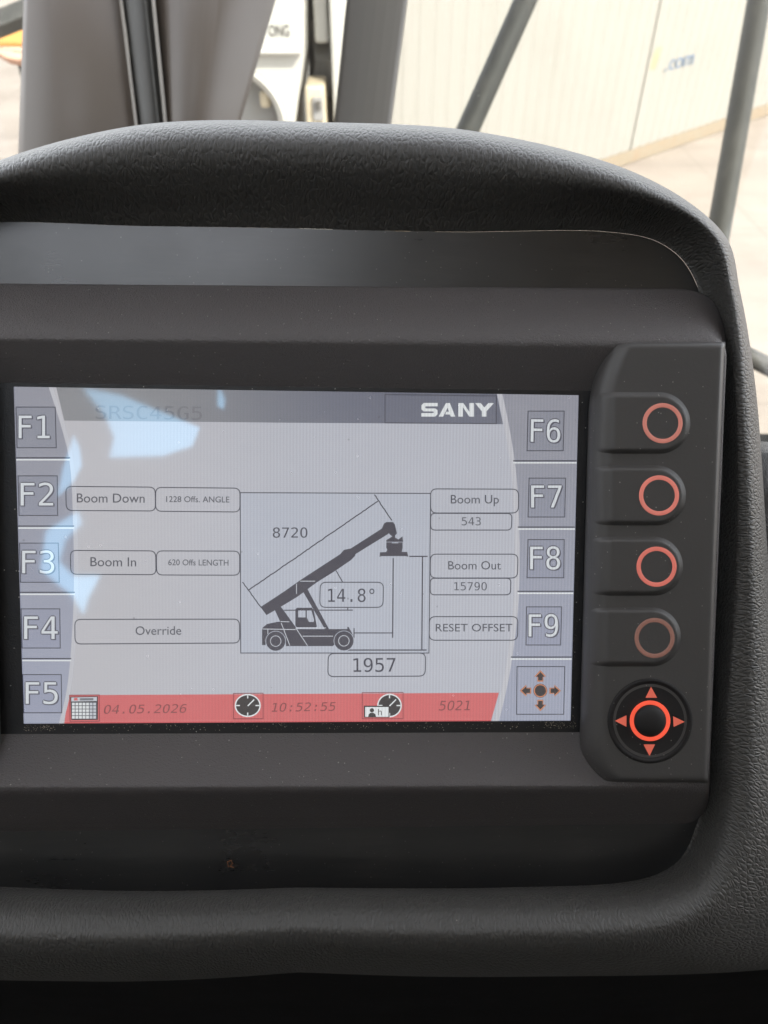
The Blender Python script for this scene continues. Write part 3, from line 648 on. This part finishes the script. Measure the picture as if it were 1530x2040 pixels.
# glyph outlines for the screen digits (1/1000 em)
GLYPH = {"0":[[[168,261],[170,273],[174,284],[182,294],[191,302],[202,307],[214,308],[226,307],[237,302],[247,294],[255,284],[260,273],[261,261],[260,249],[255,238],[247,228],[238,221],[226,216],[214,214],[202,216],[191,220],[181,228],[174,237],[170,248]],[[214,474],[185,468],[160,450],[141,421],[128,379],[120,325],[117,259],[120,194],[128,140],[141,99],[160,69],[185,51],[214,46],[245,51],[269,69],[288,99],[302,140],[310,194],[312,259],[310,325],[302,379],[288,421],[269,450],[245,468]],[[214,529],[265,522],[307,499],[340,461],[364,408],[378,341],[383,259],[378,178],[364,111],[340,58],[307,20],[265,-3],[214,-10],[164,-3],[122,20],[89,58],[65,111],[51,178],[46,259],[51,341],[65,408],[89,461],[122,499],[164,522]]],"1":[[[94,59],[203,59],[203,456],[86,430],[86,494],[203,520],[273,520],[273,59],[381,59],[381,0],[94,0]]],"2":[[[130,59],[369,59],[369,0],[53,0],[53,59],[167,180],[234,255],[255,281],[270,304],[281,323],[288,341],[292,359],[293,377],[290,404],[282,427],[268,445],[248,459],[225,467],[197,470],[176,469],[154,465],[131,459],[107,450],[83,438],[57,424],[57,495],[81,505],[104,514],[128,521],[151,525],[173,528],[196,529],[244,525],[284,511],[319,489],[345,459],[360,423],[365,382],[364,360],[358,338],[350,315],[337,292],[321,268],[299,242],[243,179]]],"3":[[[270,278],[302,267],[328,251],[349,230],[364,205],[373,176],[376,143],[370,99],[354,62],[327,31],[291,8],[247,-6],[194,-10],[170,-9],[146,-7],[121,-3],[96,2],[72,8],[48,16],[48,86],[71,74],[95,65],[118,58],[141,53],[163,50],[186,49],[222,52],[251,61],[275,75],[292,95],[303,120],[306,150],[303,179],[292,202],[275,222],[252,237],[224,246],[191,249],[138,249],[138,307],[191,307],[221,309],[246,316],[267,328],[282,344],[291,364],[294,387],[291,412],[283,432],[269,449],[249,461],[225,468],[197,470],[176,469],[154,467],[133,463],[110,458],[87,451],[63,442],[63,507],[138,524],[197,529],[244,525],[284,512],[318,491],[343,463],[358,429],[364,390],[361,363],[353,339],[340,319],[321,301],[298,288]]],"4":[[[256,456],[92,181],[256,181]],[[244,520],[326,520],[326,181],[395,181],[395,124],[326,124],[326,0],[256,0],[256,124],[36,124],[36,190]]],"5":[[[72,520],[335,520],[335,461],[136,461],[136,333],[166,341],[197,344],[247,338],[290,322],[325,296],[351,260],[367,217],[372,167],[367,116],[350,73],[323,37],[285,11],[240,-5],[187,-10],[160,-9],[135,-8],[111,-5],[89,0],[69,5],[50,12],[50,84],[71,73],[93,64],[114,58],[136,53],[158,50],[180,49],[216,52],[246,63],[270,80],[288,103],[298,132],[302,167],[298,201],[287,230],[269,253],[244,271],[214,281],[178,284],[160,284],[141,282],[123,278],[106,273],[89,267],[72,259]]],"6":[[[345,508],[345,444],[330,452],[315,458],[298,463],[282,467],[265,469],[247,470],[206,464],[172,448],[146,420],[126,381],[115,332],[111,272],[124,293],[139,311],[157,325],[178,335],[201,342],[225,344],[272,339],[310,323],[342,298],[365,262],[378,219],[383,167],[378,115],[364,71],[341,36],[308,10],[269,-5],[221,-10],[166,-3],[122,19],[88,55],[65,106],[51,175],[46,259],[52,340],[69,407],[97,460],[136,499],[185,522],[244,529],[295,524]],[[220,289],[192,285],[168,274],[149,256],[135,232],[126,202],[123,167],[126,131],[135,102],[149,77],[168,59],[192,49],[220,45],[248,48],[272,59],[290,76],[303,100],[311,130],[314,167],[311,204],[303,234],[290,258],[272,275],[248,285]]],"7":[[[48,520],[376,520],[376,490],[190,0],[116,0],[297,461],[48,461]]],"8":[[[214,247],[186,244],[161,235],[142,221],[128,201],[119,176],[116,146],[119,117],[128,92],[142,72],[162,57],[186,48],[214,45],[244,48],[268,57],[287,71],[302,91],[310,116],[313,146],[310,176],[301,200],[287,220],[267,235],[243,244]],[[153,276],[125,286],[102,300],[83,319],[69,341],[61,366],[58,394],[62,433],[77,466],[100,493],[131,513],[170,525],[214,529],[260,525],[298,513],[329,493],[353,466],[367,433],[372,394],[369,366],[360,341],[346,319],[327,300],[304,286],[276,276],[308,266],[335,250],[356,230],[371,204],[381,174],[384,140],[379,96],[364,59],[339,30],[305,8],[264,-6],[214,-10],[165,-6],[124,7],[90,29],[65,59],[51,96],[46,139],[49,174],[58,204],[73,230],[94,250],[121,266]],[[128,388],[130,362],[138,341],[150,324],[167,312],[189,305],[214,302],[241,305],[262,312],[279,324],[292,341],[299,362],[302,388],[299,414],[292,436],[279,453],[262,465],[241,472],[214,475],[189,472],[167,465],[150,452],[138,435],[130,414]]],"9":[[[208,231],[235,234],[259,245],[278,263],[292,287],[301,317],[304,352],[301,388],[292,418],[278,442],[259,460],[235,471],[208,474],[179,471],[156,461],[137,443],[124,420],[116,389],[114,352],[116,315],[124,285],[137,261],[155,244],[179,234]],[[82,11],[82,76],[97,68],[113,61],[129,56],[146,52],[163,50],[180,49],[221,55],[255,71],[282,99],[301,138],[312,188],[316,248],[303,226],[288,208],[270,194],[249,184],[227,178],[202,175],[156,181],[117,196],[85,222],[63,257],[49,301],[44,353],[49,405],[63,448],[87,483],[119,509],[158,524],[206,529],[261,522],[305,500],[339,464],[362,412],[376,344],[381,259],[375,179],[358,112],[330,59],[291,21],[242,-2],[183,-10],[132,-5]]],".":[[[170,106],[258,106],[258,0],[170,0]]],":":[[[170,370],[258,370],[258,265],[170,265]],[[170,106],[258,106],[258,0],[170,0]]],"F":[[[81,520],[387,520],[387,461],[152,461],[152,307],[365,307],[365,248],[152,248],[152,0],[81,0]]],"°":[[[214,529],[229,528],[244,525],[257,521],[270,514],[282,506],[293,496],[303,485],[311,473],[317,461],[322,447],[324,433],[325,418],[322,389],[311,363],[293,340],[270,322],[243,312],[214,308],[184,312],[158,322],[135,339],[118,362],[108,388],[104,418],[108,447],[118,474],[136,497],[159,515],[185,526]],[[214,484],[197,482],[181,476],[168,465],[157,451],[150,435],[148,418],[150,400],[157,385],[167,371],[181,361],[196,354],[214,352],[231,354],[247,361],[261,372],[272,385],[279,401],[281,418],[279,435],[272,451],[261,465],[248,476],[232,482]]],"h":[[[366,242],[366,0],[302,0],[302,242],[299,274],[293,299],[283,319],[268,333],[249,341],[225,344],[198,340],[175,330],[156,312],[143,287],[135,257],[132,220],[132,0],[68,0],[68,542],[132,542],[132,331],[145,352],[160,369],[178,382],[199,392],[222,397],[248,399],[284,395],[314,382],[337,360],[353,330],[363,290]]],"S":[[[352,502],[352,431],[331,443],[310,454],[288,462],[267,468],[245,471],[223,472],[192,470],[166,462],[144,449],[128,432],[119,411],[116,386],[118,365],[124,348],[135,334],[151,323],[175,312],[205,304],[242,295],[287,282],[322,264],[349,242],[367,214],[379,181],[382,142],[377,97],[362,59],[336,29],[301,7],[256,-6],[203,-10],[178,-9],[154,-7],[129,-2],[105,4],[80,12],[55,21],[55,96],[81,81],[106,68],[131,59],[155,52],[179,48],[203,47],[236,50],[263,58],[286,71],[302,89],[312,111],[315,138],[313,161],[306,181],[295,197],[278,210],[254,220],[224,229],[186,237],[142,250],[107,267],[81,287],[63,311],[52,341],[48,376],[54,419],[69,456],[95,487],[130,511],[171,525],[220,529],[240,528],[261,526],[283,522],[305,517],[328,510]]],"R":[[[265,245],[282,239],[297,231],[311,219],[325,202],[341,176],[359,142],[429,0],[354,0],[292,131],[275,164],[258,188],[244,204],[228,213],[209,218],[188,220],[120,220],[120,0],[50,0],[50,520],[195,520],[247,516],[291,503],[326,481],[351,452],[366,414],[372,369],[368,337],[359,309],[343,285],[322,266],[296,253]],[[120,462],[120,278],[197,278],[228,280],[253,288],[273,300],[286,318],[295,341],[297,369],[294,397],[286,420],[271,438],[251,451],[225,459],[195,462]]],"C":[[[374,18],[356,10],[337,3],[319,-3],[299,-7],[279,-9],[259,-10],[197,-2],[145,21],[104,61],[73,114],[55,180],[48,259],[55,338],[73,404],[104,458],[146,498],[197,521],[259,529],[279,528],[299,526],[319,522],[337,517],[356,509],[374,501],[374,429],[356,442],[338,452],[318,461],[298,467],[279,471],[259,472],[217,466],[183,449],[156,419],[137,378],[126,325],[122,259],[126,194],[137,141],[156,100],[183,71],[217,53],[259,47],[279,48],[299,52],[319,58],[338,67],[356,77],[374,91]]],"G":[[[384,43],[365,27],[344,14],[321,3],[297,-4],[271,-9],[244,-10],[183,-2],[132,21],[91,61],[60,114],[42,181],[36,259],[42,338],[60,404],[91,458],[133,498],[185,521],[246,529],[268,528],[289,525],[309,520],[329,513],[348,503],[367,492],[367,420],[348,436],[328,449],[309,459],[289,466],[268,471],[246,472],[204,466],[170,449],[143,419],[124,378],[113,324],[109,259],[113,193],[124,140],[142,99],[168,70],[202,53],[244,47],[285,52],[317,69],[317,209],[242,209],[242,267],[384,267]]]}

# ------------------------------------------------------------------ what the screen shows, drawn on the panel itself
SC = MB(); SMAT = []; SIDX = {}
def ink(key, *a, **k):
    if key not in SIDX:
        SIDX[key] = len(SMAT); SMAT.append(lcd('screen '+key, *a, **k))
    return SIDX[key]
ink('background', (170, 170, 176), 1, ('x', -62, 10, (166, 169, 179)))
ink('side panel', (132, 134, 145), 1, ('y', 46, -46, (143, 148, 166)))
ink('panel edge', (174, 175, 182)); ink('panel shade', (112, 114, 130))
ink('header', (124, 126, 131), 1, ('x', -50, 20, (96, 100, 115)))  # fade holds the screen's own gradient plus painted reflection
ink('red', (188, 88, 91)); ink('line', (50, 53, 68)); ink('dark', (46, 46, 62)); ink('icon', (26, 20, 28)); ink('white', (204, 208, 210))
ink('text', (54, 57, 70)); ink('bold text', (40, 42, 60)); ink('red text', (108, 44, 48)); ink('red line', (120, 44, 52)); ink('orange', (186, 116, 74))
ink('faint text', (100, 102, 110)); ink('diagram', (163, 168, 180)); ink('key face', (124, 127, 139), 1, ('y', 46, -46, (137, 142, 162))); ink('key text', (192, 197, 202)); ink('key shadow', (62, 64, 80))
ink('cell', (178, 182, 190))
Z0 = -.22
def Z(l): return Z0+.02*l
def sp(x, y, l): return PL(x, y, Z(l))
def poly(pts, m, l, holes=()): SC.fill([pts]+list(holes), SIDX[m], lambda x, y: sp(x, y, l))
def seg(a, b, w, m, l):
    d = Vector((b[0]-a[0], b[1]-a[1])).normalized(); n = Vector((-d.y, d.x))*w/2
    poly([(a[0]+n.x, a[1]+n.y), (b[0]+n.x, b[1]+n.y), (b[0]-n.x, b[1]-n.y), (a[0]-n.x, a[1]-n.y)], m, l)
def outline(pts, w, m, l):
    """closed line of width w as a ring with mitred corners"""
    n = len(pts); rows = [[], []]
    for i in range(n):
        p = Vector(pts[i]); a = (p-Vector(pts[i-1])).normalized(); b = (Vector(pts[(i+1) % n])-p).normalized()
        na, nb = Vector((-a.y, a.x)), Vector((-b.y, b.x)); m_ = (na+nb); m_ = m_/max(m_.length_squared*.5, .3)
        for r_, s_ in ((0, 1), (1, -1)): q = p+m_*(s_*w/2); rows[r_].append(sp(q.x, q.y, l))
    SC.grid(rows, SIDX[m], True)
def circle(cx, cy, r, n=40, ry=None): return [(cx+r*math.cos(2*math.pi*k/n), cy+(ry or r)*math.sin(2*math.pi*k/n)) for k in range(n)]
def rrect(c, r, n=5):
    out = []; pts = [Vector(p) for p in c]
    for i in range(4):
        p, a, b = pts[i], pts[i-1], pts[(i+1) % 4]
        s_, e_ = p+(a-p).normalized()*r, p+(b-p).normalized()*r
        out += [tuple(s_.lerp(p, t).lerp(p.lerp(e_, t), t)) for t in [k/n for k in range(n+1)]]
    return out
def place(V, Tr, w, hcap, pl, pr, h, m, l, x0=0.0):
    a, b = Vector(pl), Vector(pr); ex = (b-a)/w; n = Vector((ex.y, -ex.x)).normalized()*h/hcap
    ids = [SC.vert(sp(*(a+ex*(v[0]-x0)+n*v[1]), l)) for v in V]
    for t in Tr: SC.face([ids[i] for i in t], SIDX[m])
def txt(s, pl, pr, h, m='text', l=5, offset=0.0):
    V, Tr = text_tris(s, offset); xs = [v.x for v in V]
    place(V, Tr, max(xs)-min(xs), CAP, pl, pr, h, m, l, min(xs))
def mono(s, pl, pr, h, m, l=5, shear=0.0, adv=.4294):
    V, Tr = [], []
    for i, ch in enumerate(s):
        if ch == ' ': continue
        L_ = GLYPH[ch]
        if ch == '0': L_ = L_[1:]               # plain zero
        L_ = [[(x/1000+shear*y/1000+i*adv, y/1000) for x, y in q] for q in L_]
        groups = [L_] if ch not in ':' else [[q] for q in L_]
        for g_ in groups:
            b = len(V); V += [p for q in g_ for p in q]
            Tr += [tuple(b+k for k in t) for t in tessellate_polygon([[Vector((*p, 0)) for p in q] for q in g_])]
    xs = [v[0] for v in V]; place(V, Tr, max(xs)-min(xs), .520, pl, pr, h, m, l, min(xs))
def spl(P_, n=24): return [tuple(q) for q in spline(P_, n)]

TLc, TRc, BRc, BLc = (27.2, 770.2), (1152.8, 787.2), (1136.8, 1435.8), (47.2, 1441.8)
poly([TLc, TRc, BRc, BLc], 'background', 0)
# header and red footer
topx = lambda x: 770.2+(x-27.2)*17/1125.6
botx = lambda x: 1441.8-(x-47.2)*6/1089.6
poly([(112, topx(112)), (990, topx(990)), (1002, 845), (560, 842), (128, 838)], 'header', 1)
poly([(136, 1385), (994, 1380), (978, botx(978)), (128, botx(128)), (131, 1420)], 'red', 1)
# curved side panels with bevelled inner edge
lc = spl([(97, topx(97), 0), (122, 850, 0), (140, 930, 0), (146, 1060, 0), (147, 1180, 0), (141, 1300, 0), (132, 1380, 0), (117, 1442, 0)])
lc = [(x, y) for x, y, _ in lc]
lc2 = [(x+11-8*abs(k/23-.5), y) for k, (x, y) in enumerate(lc)]
lc2 = [(x+9*(1-abs(k-11.5)/11.5*.1), y) for k, (x, y) in enumerate(lc)]
poly([TLc]+lc2+[BLc], 'panel edge', 2); poly([TLc]+lc+[BLc], 'side panel', 3)
rc = spl([(1001, topx(1001), 0), (1018, 870, 0), (1030, 960, 0), (1035, 1080, 0), (1033, 1200, 0), (1022, 1300, 0), (1010, 1370, 0), (994, 1436.8, 0)])
rc = [(x, y) for x, y, _ in rc]; rc2 = [(x-10, y) for x, y in rc]
rc2[-1] = (rc2[-1][0], botx(985)); rc[-1] = (rc[-1][0], botx(994))
poly([TRc]+rc2+[BRc], 'panel edge', 2); poly([TRc]+rc+[BRc], 'side panel', 3)
def lcx(y): return next((a[0]+(b[0]-a[0])*(y-a[1])/(b[1]-a[1]) for a, b in zip(lc, lc[1:]) if a[1] <= y <= b[1]), 120)
def rcx(y): return next((a[0]+(b[0]-a[0])*(y-a[1])/(b[1]-a[1]) for a, b in zip(rc, rc[1:]) if a[1] <= y <= b[1]), 1000)
def sxl(y): return 27.2+20*(y-770)/672+.8
def sxr(y): return 1152.8-16*(y-787)/649-.8
for y in (913, 1049, 1181, 1313):
    seg((sxl(y), y-1), (lcx(y)+2, y-1), 2.4, 'line', 4); seg((sxl(y+3), y+3), (lcx(y)+2, y+3), 2.6, 'white', 4)
for y in (918, 1050, 1178, 1309):
    seg((rcx(y)-3, y), (sxr(y), y), 2.4, 'line', 4); seg((rcx(y)-3, y+4), (sxr(y+4), y+4), 2.6, 'white', 4)
def fkey(s, box, pl, pr, h):
    poly(box, 'key face', 4); outline(box, 1.8, 'line', 5)
    k = 0
    for dx, dy in ((-2, 0), (2, 0), (0, -2), (0, 2), (-1.5, 1.5), (1.5, 1.5), (2.6, 2.2)):
        k += 1; mono(s, (pl[0]+dx, pl[1]+dy), (pr[0]+dx, pr[1]+dy), h, 'key shadow', 5.2+.2*k)
    mono(s, pl, pr, h, 'key text', 7)
fkey('F1', [(32, 811), (110, 811), (112, 892), (34, 892)], (37, 873), (99, 873), 45)
fkey('F2', [(36, 948), (114, 948), (115, 1027), (38, 1027)], (41, 1007), (106, 1007), 45)
fkey('F3', [(39, 1082), (116, 1082), (118, 1160), (41, 1160)], (44, 1142), (108, 1142), 45)
fkey('F4', [(42, 1213), (119, 1213), (120, 1291), (44, 1291)], (48, 1273), (115, 1273), 45)
fkey('F5', [(45, 1344), (122, 1344), (123, 1420), (47, 1420)], (51, 1402), (115, 1402), 43)
fkey('F6', [(1052, 819), (1124, 819), (1122, 898), (1050, 898)], (1057, 880), (1116, 881), 45)
fkey('F7', [(1054, 952.5), (1127, 952.5), (1125, 1030), (1052, 1030)], (1058, 1011), (1119, 1011), 44)
fkey('F8', [(1052, 1075), (1124, 1075), (1123, 1151), (1050, 1151)], (1056, 1134), (1116, 1134), 45)
fkey('F9', [(1049, 1209), (1119, 1209), (1117, 1285), (1048, 1285)], (1053, 1268), (1112, 1268), 44)
# navigation symbol
outline([(1030, 1328), (1125, 1328), (1123, 1423), (1029, 1423)], 1.8, 'line', 5)
def arrow(pts):
    poly(pts, 'key shadow', 5); c = Vector((sum(p[0] for p in pts)/7, sum(p[1] for p in pts)/7))
    out = lambda k: [tuple(c+(Vector(p)-c)*k) for p in pts]
    poly(out(.97), 'orange', 6); poly(out(.74), 'icon', 7)
cx, cy = 1076.5, 1376
for a in range(4):
    ca, sa = math.cos(a*math.pi/2), math.sin(a*math.pi/2)
    arrow([(cx+x*ca-y*sa, cy+x*sa+y*ca) for x, y in ((0, -41), (12, -28), (6, -28), (6, -18), (-6, -18), (-6, -28), (-12, -28))])
poly(circle(cx, cy, 14), 'key shadow', 5); poly(circle(cx, cy, 13), 'orange', 6); poly(circle(cx, cy, 11), 'icon', 7)
# header writing
mono('SRSC45G5', (190, 834), (402, 836), 26, 'faint text', 3)
outline([(767, topx(767)+4.5), (989, topx(989)+4), (989, 844), (767, 842.5)], 1.8, 'line', 3)
def wm(pts, m='white'): poly([(740+x/3.558, 760+y/3.558) for x, y in pts], m, 4)
wm([(372, 152), (470, 152), (470, 176), (385, 176), (382, 180), (382, 187), (387, 191), (452, 191), (469, 204), (469, 232), (451, 249), (353, 249), (353, 224), (437, 224), (441, 220), (441, 215), (437, 212), (371, 212), (354, 198), (354, 168)])
wm([(476, 249), (528, 153), (556, 153), (594, 249), (562, 249), (556, 234), (524, 234), (530, 214), (549, 214), (540, 186), (508, 249)])
wm([(616, 249), (616, 153), (652, 153), (694, 216), (694, 153), (727, 153), (727, 249), (694, 249), (648, 182), (648, 249)])
wm([(735, 153), (774, 153), (800, 184), (829, 153), (868, 153), (815, 212), (815, 249), (783, 249), (783, 212)])
# label boxes
def lbox(c, r=12, w=1.9, m=None):
    q = rrect(c, r)
    if m: poly(q, m, 3.5)
    outline(q, w, 'line', 5)
lbox([(131, 969), (309, 970.5), (310, 1018), (132, 1017)], 12, 1.9); txt('Boom Down', (153, 1001), (288, 1001.5), 18)
lbox([(310, 971), (478, 972.5), (478, 1020), (310, 1018.5)], 12, 1.9); txt('1228 Offs. ANGLE', (331, 1000), (457, 1001), 11.5, 'text', 5, .004)
lbox([(140, 1096.5), (310, 1097.5), (311, 1145), (141, 1144)], 12, 1.9); txt('Boom In', (180, 1128), (271, 1128.5), 18)
lbox([(311.5, 1097.5), (477.5, 1098), (477.5, 1146), (312, 1145.5)], 12, 1.9); txt('620 Offs LENGTH', (335, 1126), (455, 1127), 11.5, 'text', 5, .004)
lbox([(149, 1234), (477, 1233.5), (477.5, 1281), (149.5, 1283)], 12, 1.9); txt('Override', (270, 1265), (361, 1264.5), 17)
lbox([(858, 974), (1033, 974.5), (1032.5, 1022), (858, 1022)], 12, 1.9); txt('Boom Up', (898, 1003), (994, 1003), 17)
lbox([(858, 1022.5), (1020, 1023), (1019, 1056), (858, 1056)], 9, 1.9); mono('543', (920, 1046.5), (958, 1046.5), 16, 'text', 5)
lbox([(857.5, 1104), (1032, 1104), (1031, 1151.5), (857, 1151.5)], 12, 1.9); txt('Boom Out', (893, 1134.5), (998, 1134.5), 16.5)
lbox([(857, 1152), (1018, 1152), (1017, 1185), (857, 1185)], 9, 1.9); mono('15790', (905, 1176), (970, 1176), 16, 'text', 5)
lbox([(855.5, 1228.5), (1032, 1228.5), (1031, 1275.5), (855, 1275.5)], 12, 1.9); txt('RESET OFFSET', (868, 1258), (1021, 1258), 15)
# diagram of the machine
box = [(478.5, 981.5), (858, 983), (854.5, 1301), (479.5, 1301)]
poly(box, 'diagram', 1); outline(box, 1.8, 'line', 4)
def d_(pts): return [(460+x/3.643, 950+y/3.643) for x, y in pts]
def dp(pts, m='dark', l=5): poly(d_(pts), m, l)
def dl(pts, w=2.0, m='dark', l=5):
    q = d_(pts)
    for i, (a, b) in enumerate(zip(q, q[1:])): seg(a, b, w, m, l+.02*i)
random.seed(3)
def jag(a, b, st=16):
    n = max(2, int(math.hypot(b[0]-a[0], b[1]-a[1])/st)); return [(a[0]+(b[0]-a[0])*k/n+random.uniform(-2, 2), a[1]+(b[1]-a[1])*k/n+random.uniform(-2, 2)) for k in range(n+1)]
dl(jag((128, 822), (1068, 176)), 2.3); dl(jag((85, 765), (218, 948)), 2.0); dl(jag((1043, 130), (1168, 318)), 2.2)
dp([(215, 945), (258, 1003), (325, 965), (480, 872), (620, 768), (760, 680), (870, 605), (900, 575), (905, 560), (1140, 415), (1160, 395), (1182, 330), (1130, 328), (1108, 345), (1096, 375), (870, 520), (820, 530), (795, 560), (500, 752), (390, 830)])      # boom
dp([(1110, 340), (1128, 328), (1175, 328), (1190, 345), (1205, 410), (1192, 425), (1192, 440), (1215, 455), (1245, 432), (1250, 472), (1128, 472), (1128, 460), (1172, 432), (1150, 415), (1140, 380)], 'dark', 5.3)
dp([(1128, 474), (1246, 474), (1246, 515), (1240, 545), (1280, 545), (1287, 580), (1268, 575), (1095, 575), (1079, 580), (1082, 548), (1126, 546), (1136, 530), (1128, 515)], 'dark', 5.6)
seg(*d_([(1168, 479), (1215, 479)]), 1.6, 'diagram', 6.5); seg(*d_([(1128, 473), (1248, 473)]), 1.0, 'diagram', 6.6)
dp([(318, 965), (360, 940), (382, 968), (470, 1090), (560, 1228), (425, 1228), (380, 1110), (355, 1045)], 'dark', 5.9)     # mast
dp([(525, 835), (548, 800), (712, 1105), (682, 1105)], 'dark', 5.35)                                    # cylinder
dp([(468, 962), (480, 950), (588, 950), (600, 965), (624, 1085), (618, 1092), (480, 1092), (468, 1082)], 'dark', 5.65)    # cab
dp([(488, 970), (542, 970), (542, 1020), (488, 1020)], 'diagram', 6.5); dp([(551, 970), (585, 970), (604, 1040), (600, 1053), (566, 1053), (551, 1020)], 'diagram', 6.5)
dp([(230, 1095), (262, 1068), (340, 1052), (400, 1050), (470, 1105), (845, 1105), (845, 1090), (856, 1090), (862, 1105), (875, 1125), (885, 1150), (860, 1190), (780, 1190), (740, 1228), (400, 1228), (395, 1160), (330, 1130), (262, 1165), (250, 1222), (226, 1220), (226, 1110)], 'dark', 5.1)
for wx, wy in ((325, 1192), (820, 1190)):
    poly(circle(*d_([(wx, wy)])[0], 20.4), 'diagram', 6.1); poly(circle(*d_([(wx, wy)])[0], 19.2), 'dark', 6.3)
    q = d_([(wx, wy)])[0]; poly(circle(q[0], q[1], 11.2), 'cell', 6.5); poly(circle(q[0], q[1], 9.8), 'dark', 6.7)
    q2 = circle(q[0], q[1], 20, 40); 
for a, b in (((230, 1104), (470, 1108)), ((360, 1050), (425, 1052)), ((365, 1060), (428, 1225)), ((470, 1095), (556, 1225)), ((520, 1156), (742, 1156)), ((503, 757), (612, 757)), ((476, 775), (476, 850)), ((268, 1108), (268, 1140)), ((475, 1096), (690, 1096))): seg(*d_([a, b]), 1.5, 'cell', 6.9)
dl([(385, 968), (885, 967)], 2.0, 'dark', 5); dl([(848, 948), (848, 966)], 2.0, 'dark', 5.4); dl([(763, 680), (812, 766)], 2.0, 'dark', 5.4)
dl([(1295, 577), (1428, 577)], 2.4); dl([(1178, 590), (1174, 1168)], 2.4); dl([(1391, 580), (1386, 1256)], 2.4); dl([(850, 1257), (1420, 1257)], 2.4, 'dark', 5.5); dl([(894, 1098), (893, 1168)], 2.2); dl([(894, 1133), (1172, 1133)], 2.0, 'dark', 5.5)
mono('8720', (543.5, 1071), (612.5, 1071), 20, 'bold text', 5)
lbox([(638, 1160), (764, 1160), (763, 1210), (637, 1210)], 12, 1.9); mono('14.8°', (653.5, 1199), (746, 1199), 26, 'bold text', 5, 0, .44)
lbox([(654, 1302), (848, 1301), (847, 1347), (653, 1348)], 12, 1.9); mono('1957', (704, 1338.5), (788, 1338), 27, 'bold text', 5)
# red footer writing and symbols
mono('04.05.2026', (207, 1422), (372, 1420), 17, 'red text', 4, .2); mono('10:52:55', (541, 1418), (669, 1416), 17, 'red text', 4, .2); mono('5021', (874, 1415.5), (936, 1415), 19, 'red text', 4, .2)
def clock(cx, cy, rx, ry, l):
    poly(circle(cx, cy, rx, 40, ry), 'white', l); poly(circle(cx, cy, rx-2.6, 40, ry-2.6), 'icon', l+.4)
    for dx, dy in ((1, 0), (-1, 0), (0, 1), (0, -1)): seg((cx+dx*(rx-3), cy+dy*(ry-3)), (cx+dx*(rx-10.5), cy+dy*(ry-9)), 2.4, 'white', l+.8)
    seg((cx, cy+1), (cx+13, cy-12), 2.4, 'white', l+.9)
outline([(465, 1381.5), (524, 1381), (524, 1432), (465, 1432)], 1.6, 'red line', 4); clock(493.5, 1405.5, 26, 23, 4.5)
outline([(721.5, 1380), (803, 1379.5), (803, 1432), (721.5, 1432)], 1.6, 'red line', 4); clock(776, 1405.5, 24.5, 23.5, 4.5)
poly([(725, 1406), (776, 1406), (776, 1429.5), (725, 1429.5)], 'icon', 6); poly([(727.5, 1408.5), (774, 1408.5), (774, 1428), (727.5, 1428)], 'white', 6.4)
poly(circle(741, 1415, 4.3, 16), 'icon', 6.8); poly([(733.5, 1428), (734.5, 1423), (738, 1420), (744, 1420), (748, 1423), (749, 1428)], 'icon', 6.9); mono('h', (753, 1425), (760.5, 1425), 12, 'icon', 6.8)
outline([(138.5, 1385), (197.5, 1384.5), (198, 1437), (139.5, 1438)], 1.6, 'red line', 4)
poly([(140, 1388), (195, 1387), (195, 1434), (142, 1434.5)], 'icon', 4.5); poly([(142, 1389.5), (193, 1388.5), (193, 1396.5), (142, 1397.5)], 'cell', 5)
poly([(148, 1390), (154, 1390), (155, 1395.5), (147, 1395.5)], 'red', 5.5); poly([(159, 1391), (186, 1390.5), (186, 1395), (159, 1395.5)], 'faint text', 5.5)
poly([(142, 1399), (193, 1398), (193, 1432), (143, 1432.5)], 'text', 5)
for i in range(7):
    for j in range(5):
        x, y = 143.4+i*7.05, 1400+j*6.6; poly([(x, y), (x+5.6, y), (x+5.6, y+5.2), (x, y+5.2)], 'white' if i < 5 else 'cell', 5.5)
SC.build('screen', SMAT, unit)

# ------------------------------------------------------------------ grit lying along the lower edge of the screen, dust on the dashboard
M_GRIT = paint('pale grit', (.34, .29, .22), .9); M_LINT = paint('rust brown lint', (.22, .09, .04), .9)
gr = MB(); rnd = random.Random(11)
def grain(p, r):
    q = [p+Vector((rnd.uniform(.5, 1)*r*math.cos(a), rnd.uniform(.5, 1)*r*math.sin(a), 0)) for a in (0, 1.6, 3.1, 4.7)]
    t = gr.vert(p+Vector((rnd.uniform(-.3, .3)*r, 0, r))); ids = [gr.vert(x) for x in q]
    for k in range(4): gr.face((ids[k], ids[(k+1) % 4], t))
for k in range(420):
    x = rnd.uniform(52, 1150) if rnd.random() < .72 else rnd.choice((rnd.uniform(46, 110), rnd.uniform(1085, 1150)))
    y = botx(x)+rnd.uniform(2, 15); grain(PL(x, y, .2+max(0, (y-botx(x)-10))*.05), rnd.choice((.00007, .0001, .00014, .0002)))
for k in range(60):
    y = rnd.uniform(1000, 1440); grain(PL(sxr(y)+rnd.uniform(2, 9), y, .25), rnd.choice((.00006, .0001)))
gr.build('grit', M_GRIT).__setitem__('kind', 'stuff')
bpy.data.objects['grit'].matrix_world = DASH
li = empty('lint', DASH); tag(li, 'tiny curl of rust brown lint on the facia below the display', 'lint')
mb = MB(); mb.tube([PL(455, 1727, -5.7), PL(453, 1717, -5.3), PL(461, 1714, -5.1), PL(463, 1721, -5.3), PL(458, 1726, -5.4), PL(466, 1728, -5.6)], .00016, 6); mb.build('lint_curl', M_LINT, li, smooth=True)
bpy.context.view_layer.update()
